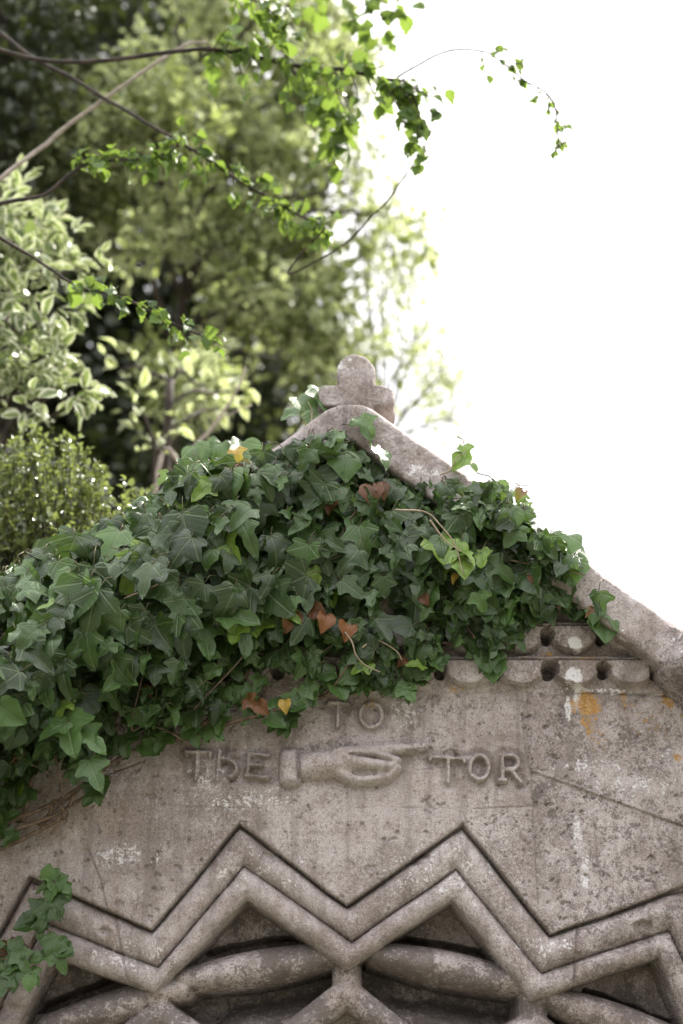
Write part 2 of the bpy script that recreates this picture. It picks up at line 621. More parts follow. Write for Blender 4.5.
# --- the carved lozenges under the zigzag
hb = -0.105 - 0.03 * sstep(0.0, 0.12, C - Z) + 0.016 * fbm(P3 * 18, 5, 0.6)
roll = np.full(X.shape, -1.0)
for (s0, s1, a0, a1, r) in [((22, 1008), (118, 973), (40, 1026), (178, 986), 18.5),
                            ((204, 948), (294, 934), (182, 977), (340, 951), 18.5),
                            ((400, 934), (494, 950), (376, 951), (530, 982), 18.5),
                            ((596, 988), (700, 1030), (545, 994), (692, 1042), 18.5)]:
    d, t = pseg(s0, s1)
    sw = 0.0145 * np.clip(np.sin(math.pi * np.clip(t + 0.0, 0.02, 0.98)), 0.05, 1) ** 0.25 * (1 + 0.8 * fbm(P3 * 40, 3))
    hb = np.where(d < sw, np.minimum(hb, -0.085 - 0.075 * sstep(1.0, 0.4, d / sw)), hb)
    d, t = pseg(a0, a1)
    r = r * S * (0.72 + 0.28 * np.sin(math.pi * np.clip(t, 0.02, 0.98)))
    rr = -0.092 + 0.060 * np.sqrt(np.clip(1 - (d / r) ** 2, 0, 1)) + 0.012 * fbm(P3 * 20 + 2, 5, 0.6)
    # below the roll: deep undercut
    (ax, az), (bx, bz) = PL(*a0), PL(*a1)
    under = Z < az + (X - ax) * (bz - az) / (bx - ax)
    xl, xr = [(PL(p, 990)[0], PL(q_, 990)[0]) for p, q_ in ((-60, 155), (155, 347), (347, 536), (536, 800))][[40, 182, 376, 545].index(a0[0])]
    near = (X > xl) & (X <= xr)
    db = az + (X - ax) * (bz - az) / (bx - ax) - Z
    hb = np.where(under & near & (d > r * 0.98), -0.178 + 0.065 * sstep(0.045, 0.085, db + 0.02 * fbm(P3 * 14, 3)) + 0.010 * fbm(P3 * 30, 4), hb)
    roll = np.where(d < r, np.maximum(roll, rr), roll)
    # the lower tilted panel inside the undercut
    m0 = (0.5 * (a0[0] + a1[0]), 0.5 * (a0[1] + a1[1]) + 52)
    d2, _ = pseg((a0[0] + 20, a0[1] + 26), m0)
    d3, _ = pseg((a1[0] - 20, a1[1] + 26), m0)
isroll = (roll > hb) & below
hb = np.maximum(hb, roll)
# mirrored lower order: ribs that run down from each valley
for v, l, rgt in [((155, 1012), (60, 1090), (245, 1075)), ((347, 990), (248, 1068), (447, 1072)), ((537, 1022), (447, 1090), (640, 1110))]:
    for q in (l, rgt):
        d, t = pseg(v, q)
        rb = -0.060 + 0.036 * np.sqrt(np.clip(1 - (d / 0.022) ** 2, 0, 1)) + rough_s
        hb = np.where(d < 0.022, np.maximum(hb, rb), hb)
        isroll &= ~(d < 0.022)
    d, t = pseg((v[0], v[1] - 22), v)
    rb = -0.070 + 0.036 * np.sqrt(np.clip(1 - (d / 0.024) ** 2, 0, 1)) + rough_s
    hb = np.where(d < 0.024, np.maximum(hb, rb), hb)
H = np.where(below, hb, H)
REG[below] = 3
REG[isroll] = 4
crust_shade = sstep(0.02, 0.16, fbm(P3 * 11 + 21, 4, 0.6) + 0.09)
STAIN_SHADE[..., 2] = np.where(below, 0.36 + crust_shade * 0.55, 0)  # sooty patches and an even dark tone painting extra shade into the hollows
STAIN_SHADE[..., 3] = np.where(below, 0.35, 0)

# --- scalloped courses
PER = PL(602, 676)[0] - PL(548, 676)[0]
SC0 = PL(575, 676)[0]
ytop = PL(400, 689)[1]
for row, (yt, yb) in enumerate([(664, 689), (630, 656), (596, 622), (562, 588)]):
    zt, zb = PL(560, yt)[1], PL(560, yb)[1]
    hh = zt - zb
    ph = (X - SC0) / PER + (0.0 if row < 2 else 0.5)
    cxn = (ph - np.round(ph)) * PER
    q = np.hypot(cxn / (PER * 0.50), (Z - zt) / (hh * 1.02)) + 0.06 * fbm(P3 * 35, 3)
    inrow = (Z <= zt) & (Z > zb - 0.006)
    e = sstep(1.0, 0.88, q)
    hs = 0.001 + 0.021 * e + 0.005 * np.sqrt(np.clip(1 - q * q, 0, 1)) + 0.010 * fbm(P3 * 34 + 9, 4, 0.6)
    hr = 0.66 + 0.50 * vn3(np.stack([np.floor(ph) * 3.7, 0 * ph + row * 5.1, 0 * ph], -1) + 0.37)
    hole = np.hypot((PER / 2 - np.abs(cxn)) * 0.9, np.maximum(np.abs(Z - (zt - hh * 0.38)) - 0.003, 0)) / hr
    hole = hole + 0.010 * fbm(P3 * 45 + 70 + row, 3)
    hs = np.where(hole < 0.012, np.minimum(hs, 0.010 - 0.046 * sstep(0.012, 0.006, hole)), hs)
    lim = np.abs(X - CX) < (gable_top(CX) - Z) / SLOPE - 0.11
    H = np.where(inrow & lim, hs, H)
    fil = (Z > zt) & (Z < zt + 0.010) & lim
    H = np.where(fil, 0.021 - 0.010 * np.abs((Z - zt - 0.005) / 0.005) ** 2 + 0.014 * fbm(P3 * 30 + 1, 4, 0.6), H)
    REG[(inrow | fil) & lim] = 5 + min(row, 3)
above = (Z > ytop + 0.004) & (REG == 0)
H = np.where(above, H + 0.012, H)

# --- mortar joints and cracks
def groove(pts, w, dep, white=0.0):
    global H
    q = np.full(X.shape, 9.0)
    for a, b in zip(pts[:-1], pts[1:]):
        d, _ = pseg(a, b)
        q = np.minimum(q, d)
    q = q + np.abs(warp) * 1.2
    ok = (REG == 0)
    H = np.where(ok, H - dep * sstep(w, w * 0.3, q), H)
    if white:
        STAIN_SHADE[..., 1] = np.maximum(STAIN_SHADE[..., 1], white * sstep(w * 2.0, w * 0.6, q) * ok)


groove([(-100, 688), (250, 691), (440, 690), (560, 692), (700, 697), (800, 700)], 0.0030, 0.006, 0.55)
groove([(528, 692), (527, 740), (533, 800)], 0.0022, 0.0014)
groove([(180, 806), (300, 810), (375, 807), (470, 809), (535, 806)], 0.0020, 0.0022)
groove([(412, 771), (452, 765)], 0.0016, 0.003)
groove([(535, 772), (575, 782), (615, 800), (650, 815), (690, 828), (760, 850)], 0.0026, 0.0019)
groove([(88, 850), (100, 880), (112, 930), (124, 985)], 0.0025, 0.003)
groove([(0, 838), (40, 820), (90, 780), (140, 762)], 0.0030, 0.004)
# the cut corner right of the joint sits a little back
zr = PL(535, 772)
d_line = Z - (zr[1] + (X - zr[0]) * (PL(690, 828)[1] - zr[1]) / (PL(690, 828)[0] - zr[0]))
H = np.where((X > PL(530, 750)[0]) & (REG == 0) & (Z < ytop) & (d_line < 0), H - 0.004, H)

# --- raised lettering
def strokes(lines, w, amp):
    q = np.full(X.shape, 9.0)
    for pts in lines:
        for a, b in zip(pts[:-1], pts[1:]):
            q = np.minimum(q, pseg(a, b)[0])
    return q


def arc(cx, cy, rx, ry, a0, a1, n=14):
    t = np.radians(np.linspace(a0, a1, n))
    return [(cx + rx * math.cos(k), cy - ry * math.sin(k)) for k in t]


LET = [
    [(187, 752.5), (210, 753)], [(198.5, 752), (196, 779)],                                    # T
    [(220, 752), (217.5, 780)], arc(222, 769, 15, 10, 100, -55, 10),                            # uncial h
    [(249.5, 754), (247, 776)], [(248, 754), (268, 756)], [(248.5, 765), (261, 766)], [(246, 776), (268, 778)],   # E
    [(329, 703.5), (348, 705)], [(338.5, 703), (337.5, 727)],                                   # T
    arc(371, 716, 11, 12, 0, 360, 22),                                                          # O
    [(432, 757.5), (463, 759.5)], [(448, 757.5), (448, 783)],                                   # T
    arc(479, 768, 9.5, 12, 0, 360, 22),                                                         # O
    [(502, 756), (502, 781)], [(502, 756), (511, 756)] + arc(511, 763, 7, 7, 90, -90, 9) + [(502, 770)], [(510, 770), (521, 783)],  # R
    [(429, 757), (430, 760)], [(464, 759), (464, 762.5)], [(499, 781), (505, 781)], [(186.5, 752), (187, 756)], [(210.5, 753), (210.5, 757)],
]
q = strokes(LET, 0, 0) + 0.0012 * fbm(P3 * 60 + 4, 3)
LW = 2.15 * S
lm = sstep(LW * 1.25, LW * 0.80, q)
# shallow sunk ground round the letters, as a chisel leaves it
H -= 0.0045 * sstep(0.017, 0.006, q)
H += 0.0165 * lm * (0.85 + 0.6 * fbm(P3 * 50 + 31, 3))
REG[(q < LW * 1.5)] = 9

# --- the pointing hand
hand = np.full(X.shape, -1.0)


def capsule(a, b, ra, rb, ha, hb_, k=0.006):
    """rounded bar from a to b (px), radii in px, crest heights in m, smooth-joined to the hand"""
    global hand
    d, t = pseg(a, b)
    r = (ra + (rb - ra) * t) * S
    crest = ha + (hb_ - ha) * t
    h = np.where(d < r, crest * np.sqrt(np.clip(1 - (d / r) ** 2, 0, 1)), -1.0)
    both = (hand > 0) & (h > 0)
    sm = np.maximum(hand, h) + np.where(both, np.clip(k - np.abs(hand - h), 0, k) ** 2 / (4 * k), 0)
    hand = sm


capsule((287, 756), (287, 780), 8, 8.5, .021, .024)          # cuff
capsule((293, 755), (294, 781), 7, 7.5, .022, .025)
capsule((352, 773), (390, 773), 8, 7, .025, .023)          # the closed fist behind the thumb
capsule((304, 767), (348, 763), 14, 15, .026, .032)        # back of the hand
capsule((335, 757), (372, 753), 10, 8, .028, .026)         # knuckles
capsule((370, 752.5), (396, 750), 7.5, 6.5, .024, .023)    # index finger
capsule((396, 750), (422, 748), 6.5, 6.0, .023, .021)
capsule((348, 763), (388, 769), 8.5, 7, .034, .033)        # thumb laid across
capsule((388, 769), (396, 764), 6.5, 5.5, .030, .026)
capsule((378, 756), (397, 762), 5, 5, .026, .026)          # curled fingers
capsule((340, 774), (356, 782), 7, 6, .026, .026)
capsule((356, 782), (386, 779), 6, 5.5, .026, .027)
capsule((386, 779), (397, 770), 5.5, 5.5, .027, .026)
gd, gt = pseg((355, 774), (374, 774))
hand = np.where((hand > 0), hand - 0.008 * sstep(4.0 * S, 1.5 * S, gd), hand)
cd, _ = pseg((298, 755), (299, 781))
hand = np.where(hand > 0, hand - 0.007 * sstep(2.4 * S, 0.5 * S, cd), hand)
fd, _ = pseg((376, 759), (350, 757))
hand = np.where(hand > 0, hand - 0.006 * sstep(2.0 * S, 0.3 * S, fd), hand)
hand = np.where(hand > 0, hand + 0.008 * fbm(P3 * 48 + 8, 5, 0.65), hand)
ring = pseg((289, 768), (395, 766))[0]
H -= 0.004 * sstep(0.045, 0.022, ring) * (REG == 0)
hm = hand > 0
H = np.where(hm, np.maximum(H, -0.004 + hand), H)
REG[hm] = 10

# --- stains with a shape of their own
def blob(px, py, rx, ry, ch, amt):
    x0, z0 = PL(px, py)
    d = np.hypot((X - x0) / (rx * S), (Z - z0) / (ry * S * 1.02))
    STAIN_SHADE[..., ch] = np.maximum(STAIN_SHADE[..., ch], amt * sstep(1.15, 0.35, d + 0.8 * fbm(P3 * 45 + ch * 9, 3)))


for b in [(588, 705, 17, 17, 0, 1.0), (585, 722, 9, 9, 0, .95), (573, 706, 7, 10, 0, .8), (591, 718, 10, 26, 0, .6), (623, 696, 6, 6, 0, .8), (669, 700, 9, 12, 0, .9), (678, 758, 6, 6, 0, .9),
          (548, 656, 10, 6, 0, .75), (655, 672, 6, 12, 0, .7), (582, 663, 16, 6, 0, .6), (368, 702, 14, 8, 0, .5), (455, 689, 12, 5, 0, .5), (650, 712, 45, 40, 0, .36), (598, 735, 14, 20, 0, .5), (605, 655, 40, 30, 0, .25), (200, 700, 14, 8, 0, .4)]:
    blob(*b)
for b in [(574, 648, 8, 9, 1, 1.1), (572, 678, 11, 11, 1, 1.1), (577, 697, 8, 16, 1, 1.0), (568, 706, 4, 22, 1, .9), (588, 702, 3, 14, 1, .9), (579, 840, 6, 32, 1, .5), (585, 868, 6, 24, 1, .5),
          (120, 855, 40, 14, 1, .5), (205, 775, 30, 30, 1, .35), (250, 800, 60, 14, 1, .4), (650, 785, 34, 16, 1, .42), (590, 768, 50, 12, 1, .42), (615, 782, 40, 12, 1, .4), (680, 760, 30, 40, 1, .3), (405, 712, 24, 20, 1, .45),
          (600, 692, 60, 4, 1, .6), (540, 945, 36, 14, 1, .45), (130, 960, 50, 20, 1, .35), (440, 870, 80, 40, 1, .25), (255, 870, 70, 30, 1, .25)]:
    blob(*b)
for b in [(530, 745, 9, 60, 2, .5), (545, 790, 18, 30, 2, .6), (560, 730, 70, 45, 2, .48), (650, 740, 60, 50, 2, .55), (640, 850, 90, 60, 2, .42), (520, 840, 60, 50, 2, .3), (330, 745, 40, 8, 2, .5), (560, 810, 24, 60, 2, .45),
          (610, 795, 60, 12, 2, .5), (425, 745, 40, 22, 2, .35), (548, 930, 10, 20, 2, .5), (578, 930, 6, 50, 2, .6), (620, 930, 90, 26, 2, .35), (590, 650, 120, 45, 2, .45), (300, 680, 200, 12, 2, .45)]:
    blob(*b)
STAIN_SHADE[..., 2] = np.maximum(STAIN_SHADE[..., 2], 0.44 * sstep(PL(516, 745)[0], PL(560, 745)[0], X + 0.05 * fbm(P3 * 14 + 90, 3)) * (Z < ytop) * (REG < 3))
for b in [(60, 810, 100, 45, 3, .75), (30, 900, 60, 70, 3, .4), (112, 930, 10, 80, 3, .5), (240, 690, 200, 14, 3, .55), (580, 960, 8, 60, 3, .5), (440, 760, 120, 60, 3, .3), (345, 770, 70, 24, 3, .35), (366, 715, 14, 14, 3, .6),
          (180, 1000, 40, 20, 3, .7), (345, 990, 50, 40, 3, .5), (590, 655, 90, 40, 3, .3), (200, 940, 220, 90, 3, .25)]:
    blob(*b)
for _ in range(26):
    blob(rng.uniform(560, 683), rng.uniform(690, 900), rng.uniform(4, 12), rng.uniform(4, 12), 2, 0.5)

# --- mesh
gx = np.gradient(H, axis=1) / np.gradient(X, axis=1)
gz = np.gradient(H, axis=0) / 0.0016
NRM = unit(np.stack([-gx, -np.ones_like(H), -gz], -1)).reshape(-1, 3)
VV = np.stack([X, -H, Z], -1).reshape(-1, 3)
nz_, nx_ = X.shape
idx = np.arange(nz_ * nx_).reshape(nz_, nx_)
Q = np.stack([idx[:-1, :-1], idx[:-1, 1:], idx[1:, 1:], idx[1:, :-1]], -1).reshape(-1, 4)
fx, fz = X[:-1, :-1].ravel(), Z[1:, :-1].ravel()
inside = fz < gable_top(fx) - 0.015
FR = REG[:-1, :-1].ravel()
SV = STAIN_SHADE.reshape(-1, 4)
# each lozenge hollow and each cross roll is a carving of its own
locut = [PL(p, 990)[0] for p in (153, 347, 535)]
loz = np.digitize(fx, locut)
parts = [('wall_face', inside & (FR == 0), None), ('chevron_moulding', inside & (FR == 1), 'outer zigzag band of stone along the wall face'),
         ('chevron_moulding', inside & (FR == 2), 'inner zigzag roll of stone edging the dark hollows'),
         ('lettering', inside & (FR == 9) & (fz > PL(360, 738)[1]), 'raised word TO'), ('lettering', inside & (FR == 9) & (fz < PL(360, 738)[1]) & (fx < PL(350, 760)[0]), 'raised word THE'), ('lettering', inside & (FR == 9) & (fz < PL(360, 738)[1]) & (fx > PL(350, 760)[0]), 'raised word TOR'), ('carved_hand', inside & (FR == 10), 'carved hand pointing right'),
         ('scalloped_course', inside & (FR == 5), 'scalloped course with white and orange lichen runs'), ('scalloped_course', inside & (FR == 6), None),
         ('scalloped_course', inside & (FR == 7), None), ('scalloped_course', inside & (FR == 8), None)]
for k in range(4):
    parts.append(('lozenge_hollow', inside & (FR == 3) & (loz == k), None))
    parts.append(('cross_roll', inside & (FR == 4) & (loz == k), None))
for name, msk, lab in parts:
    f = Q[msk]
    if not len(f):
        continue
    used, inv = np.unique(f, return_inverse=True)
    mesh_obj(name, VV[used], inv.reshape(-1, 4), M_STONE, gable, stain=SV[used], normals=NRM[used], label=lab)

# the body of the wall behind the carved face, down to the ground
acc = Acc()
yb0, yb1 = 0.185, 0.36
poly = [(-HALF, 0), (HALF, 0), (HALF, gable_top(HALF) - 0.02), (CX, APEX_Z - 0.02), (-HALF, gable_top(-HALF) - 0.02)]
pv = [(x, yb0, z) for x, z in poly] + [(x, yb1, z) for x, z in poly]
acc.add(pv, [(0, 1, 2), (0, 2, 4), (2, 3, 4), (5, 7, 6), (5, 9, 7), (7, 9, 8)])
acc.add(pv, [(i, i + 5, (i + 1) % 5 + 5, (i + 1) % 5) for i in range(5)])
# cheeks joining face and body, and the plain wall under the carving
for s in (-1, 1):
    x = s * HALF
    zt = gable_top(HALF) - 0.02
    cv = [(x, 0.002, 0), (x, yb0 - .001, 0), (x, yb0 - .001, zt), (x, 0.002, zt)]
    acc.add(cv, [(0, 1, 2, 3)])
    # jambs either side of the arch
    x0, x1 = sorted((s * 0.56, s * (HALF - 0.002)))
    bv = [(a, b, c) for a in (x0, x1) for b in (-0.012, 0.18) for c in (0, ZB + 0.002)]
    acc.add(bv, [(0, 1, 3, 2), (4, 6, 7, 5), (0, 4, 5, 1), (2, 3, 7, 6), (0, 2, 6, 4), (1, 5, 7, 3)])
acc.build('wall_body', M_STONE, gable, smooth=False)


# --- coping
def coping(sgn):
    """raking coping stones swept along one slope"""
    ns, prof = 230, []
    half_t, y0, y1 = 0.040, -0.062, 0.395
    # profile (perp, y): front face, chamfered top, back, bottom; corners rounded
    corners = [(-half_t, y0), (half_t * 0.72, y0), (half_t, y0 + 0.03), (half_t, y1 - 0.02), (half_t - .02, y1), (-half_t, y1)]
    per = []
    for a, b in zip(corners, corners[1:] + corners[:1]):
        L = math.hypot(b[0] - a[0], b[1] - a[1])
        k = max(3, int(L / 0.0055))
        for i in range(k):
            t = i / k
            per.append((a[0] + (b[0] - a[0]) * t, a[1] + (b[1] - a[1]) * t))
    per = np.array(per)
    for _ in range(3):
        per = 0.25 * np.roll(per, 1, 0) + 0.5 * per + 0.25 * np.roll(per, -1, 0)
    m = len(per)
    dirv = np.array([sgn, 0, -SLOPE]) / math.hypot(1, SLOPE)
    nv = np.array([sgn * SLOPE, 0, 1]) / math.hypot(1, SLOPE)
    start = np.array([CX, 0, APEX_Z - 0.040 / math.cos(math.atan(SLOPE)) + 0.006])
    Ls = np.linspace(0.0, 0.79, ns)
    v = start + dirv * Ls[:, None, None] + nv * per[None, :, 0, None] + np.array([0, 1, 0]) * per[None, :, 1, None]
    # mitre at the ridge
    v[0, :, 0] = CX
    cen = start + dirv * Ls[:, None, None] + np.array([0, 0.16, 0])
    nr = unit(v - cen) * np.array([1, 0.5, 1])
    w_ = 0.016 * fbm(v * 9 + 2, 3) + 0.011 * fbm(v * 38, 4, 0.6) - 0.005 * sstep(0.14, 0.28, fbm(v * 75, 3, 0.6))
    # bed joints between the coping stones
    for jl in (0.235, 0.515):
        w_ = w_ - 0.008 * np.exp(-((Ls - jl) / 0.004) ** 2)[:, None]
    fade = sstep(0, 0.02, Ls)[:, None]
    v = v + nr * (w_ * fade)[..., None]
    # the two top stones are cut level to carry the finial
    cap = PL(357, 404, -0.06)[1]
    v[..., 2] = np.where(v[..., 2] > cap - 0.012, cap - 0.012 + 0.012 * np.tanh((v[..., 2] - cap + 0.012) / 0.012), v[..., 2])
    v = v.reshape(-1, 3)
    i = np.arange(ns - 1)[:, None] * m
    j = np.arange(m)[None]
    k = (j + 1) % m
    f = np.stack([i + j, i + k, i + m + k, i + m + j], -1).reshape(-1, 4)
    if sgn < 0:
        f = f[:, ::-1]
    a = Acc()
    a.add(v, f)
    endc = v[-m:].mean(0)
    a.add(np.concatenate([v[-m:], [endc]]), [(q_, (q_ + 1) % m, m) if sgn > 0 else ((q_ + 1) % m, q_, m) for q_ in range(m)])
    vv = np.concatenate(a.v)
    st_ = np.zeros((len(vv), 4))
    st_[:, 2] = 0.15 + sstep(-0.05, 0.18, fbm(vv * 9 + 40, 4)) * 0.65
    st_[:, 3] = sstep(0.0, 0.2, fbm(vv * 7 + 9, 3)) * 0.6
    st_[:, 1] = sstep(0.12, 0.25, fbm(vv * 24 + 5, 3)) * 0.6
    mesh_obj('coping', vv, np.concatenate(a.f), M_STONE, gable, stain=st_)


coping(1)
coping(-1)


# --- kneeler stones at the foot of the coping
def rounded_block(cen, half, rot, name, amp=0.02, power=5.0, n=70):
    """superellipsoid stone, weathered"""
    th = np.linspace(0, math.pi, n)
    ph = np.linspace(0, 2 * math.pi, 2 * n, endpoint=False)
    T, Ph = np.meshgrid(th, ph, indexing='ij')
    d = np.stack([np.sin(T) * np.cos(Ph), np.sin(T) * np.sin(Ph), np.cos(T)], -1)
    r = 1 / (np.abs(d[..., 0]) ** power + np.abs(d[..., 1]) ** power + np.abs(d[..., 2]) ** power) ** (1 / power)
    p = d * r[..., None] * np.array(half)
    c, s = math.cos(rot), math.sin(rot)
    p = np.stack([p[..., 0] * c - p[..., 2] * s, p[..., 1], p[..., 0] * s + p[..., 2] * c], -1) + np.array(cen)
    p = p + d * (amp * fbm(p * 12, 3) + 0.010 * fbm(p * 40, 4, 0.6))[..., None]
    m = 2 * n
    i = np.arange(n - 1)[:, None] * m
    j = np.arange(m)[None]
    k = (j + 1) % m
    f = np.stack([i + j, i + m + j, i + m + k, i + k], -1).reshape(-1, 4)
    vv = p.reshape(-1, 3)
    st_ = np.zeros((len(vv), 4))
    st_[:, 2] = 0.15 + sstep(-0.05, 0.18, fbm(vv * 9 + 40, 4)) * 0.65
    st_[:, 1] = sstep(0.12, 0.25, fbm(vv * 24 + 5, 3)) * 0.5
    mesh_obj(name, vv, f, M_STONE, gable, stain=st_)


kx, kz = PL(714, 668, -0.06)
for s in (1, -1):
    rounded_block((CX + s * (kx - CX), 0.13, kz), (0.085, 0.235, 0.062), -s * 0.62, 'kneeler', 0.022, 4.0)


# --- finial: a stubby cross with rounded arms
def finial():
    yf, ybk = -0.010, 0.125
    c = lambda px, py: np.array(PL(px, py, yf))
    s = (yf - CAM[1]) / F_PX / 0.89
    ctop, cl, cr = c(356.5, 370), c(330, 393), c(381.5, 393)
    # outline as the level set of a union of rounded shapes
    def sd(x, z):
        d = np.hypot(x - ctop[0], z - ctop[1]) - 19.5 * s
        def box(cx, cz, hx, hz, r):
            qx, qz = np.abs(x - cx) - hx + r, np.abs(z - cz) - hz + r
            return np.hypot(np.maximum(qx, 0), np.maximum(qz, 0)) + np.minimum(np.maximum(qx, qz), 0) - r
        d = np.minimum(d, box(*c(356.5, 395.5), 39 * s, 11.5 * s, 7 * s))
        d = np.minimum(d, box(*c(356.5, 415), 17 * s, 40 * s, 3 * s))
        return d
    cc = c(356.5, 398)
    an = np.linspace(0, 2 * math.pi, 360, endpoint=False)
    R = np.full(360, 0.0)
    rr = np.linspace(0.0, 0.16, 700)
    for i, a_ in enumerate(an):
        x, z = cc[0] + rr * math.cos(a_), cc[1] + rr * math.sin(a_)
        ins = np.where(sd(x, z) < 0)[0]
        R[i] = rr[ins[-1]] if len(ins) else 0.02
    for _ in range(1):
        R = 0.25 * np.roll(R, 1) + 0.5 * R + 0.25 * np.roll(R, -1)
    rings = []
    lev = [(0.0, 0), (0.25, 0), (0.5, 0), (0.7, 0), (0.86, 0), (0.93, .001), (0.965, .004), (0.988, .009), (1.0, .015)]
    for k, y in lev:
        rings.append((k, yf + y))
    for y in np.linspace(yf + 0.03, ybk - 0.03, 10):
        rings.append((1.0, y))
    for k, y in reversed(lev):
        rings.append((k, ybk - y))
    v = []
    for k, y in rings:
        v.append(np.stack([cc[0] + R * k * np.cos(an), np.full(360, y), cc[1] + R * k * np.sin(an)], -1))
    v = np.array(v)
    dv = unit(v - np.array([cc[0], 0.5 * (yf + ybk), cc[1]]))
    v = v + dv * (0.012 * fbm(v * 22, 3) + 0.009 * fbm(v * 55, 4, 0.6))[..., None]
    n = len(rings)
    i = np.arange(n - 1)[:, None] * 360
    j = np.arange(360)[None]
    k = (j + 1) % 360
    f = np.stack([i + j, i + k, i + 360 + k, i + 360 + j], -1).reshape(-1, 4)
    vv = v.reshape(-1, 3)
    st_ = np.zeros((len(vv), 4))
    st_[:, 2] = 0.12 + sstep(-0.05, 0.18, fbm(vv * 16 + 4, 4)) * 0.6
    st_[:, 0] = sstep(0.1, 0.25, fbm(vv * 20 + 14, 3)) * 0.5
    st_[:, 1] = sstep(0.1, 0.25, fbm(vv * 26 + 5, 3)) * 0.5
    mesh_obj('finial', vv, f, M_STONE, gable, stain=st_, label='stubby stone cross with rounded arms')


finial()

# ------------------------------------------------------------------ ivy
def in_poly(px, py, poly):
    poly = np.asarray(poly, float)
    c = np.zeros(len(px), bool)
    j = len(poly) - 1
    for i in range(len(poly)):
        xi, yi = poly[i]
        xj, yj = poly[j]
        hit = ((yi > py) != (yj > py)) & (px < (xj - xi) * (py - yi) / (yj - yi + 1e-9) + xi)
        c ^= hit
        j = i
    return c


def poly_dist(px, py, poly):
    poly = np.asarray(poly, float)
    d = np.full(len(px), 1e9)
    for a, b in zip(poly, np.roll(poly, -1, 0)):
        t = np.clip(((px - a[0]) * (b[0] - a[0]) + (py - a[1]) * (b[1] - a[1])) / (np.sum((b - a) ** 2) + 1e-9), 0, 1)
        d = np.minimum(d, np.hypot(px - a[0] - t * (b[0] - a[0]), py - a[1] - t * (b[1] - a[1])))
    return d


IVY_POLY = [(-160, 590), (-20, 592), (20, 572), (60, 556), (110, 532), (150, 500), (190, 474), (225, 464), (262, 462), (285, 456), (305, 440), (340, 437), (358, 456), (385, 474), (430, 490), (464, 486), (500, 494), (530, 520), (554, 548), (572, 574), (572, 592), (612, 606), (618, 622), (600, 628), (570, 612), (545, 618), (515, 628), (505, 650), (478, 660), (455, 645), (440, 640),
            (425, 668), (412, 684), (372, 688), (350, 676), (335, 650), (318, 690), (300, 672), (262, 664), (225, 676), (240, 700), (205, 722), (175, 722), (150, 738), (118, 722), (110, 752), (85, 778),
            (60, 752), (30, 775), (8, 800), (-160, 860)]
BARE = [(292, 446, 20, 10), (405, 455, 30, 10), (380, 612, 26, 12), (450, 598, 16, 10), (398, 640, 22, 8), (290, 682, 24, 9), (480, 690, 40, 20), (425, 625, 14, 8), (345, 655, 14, 8)]


def ivy_leaves(n, poly, bare, sizef, depthf, small=False):
    px = rng.uniform(min(p[0] for p in poly), max(p[0] for p in poly), n * 4)
    py = rng.uniform(min(p[1] for p in poly), max(p[1] for p in poly), n * 4)
    k = in_poly(px, py, poly)
    for bx, by, rx, ry in bare:
        k &= ~((np.hypot((px - bx) / rx, (py - by) / ry) < 1) & (rng.random(n * 4) < 0.95))
    px, py = px[k][:n], py[k][:n]
    return px, py


def coping_py(px):
    """picture height of the coping's upper edge"""
    return np.where(px > 357, 392 + (px - 357) * 0.70, 392 + (357 - px) * 0.70)


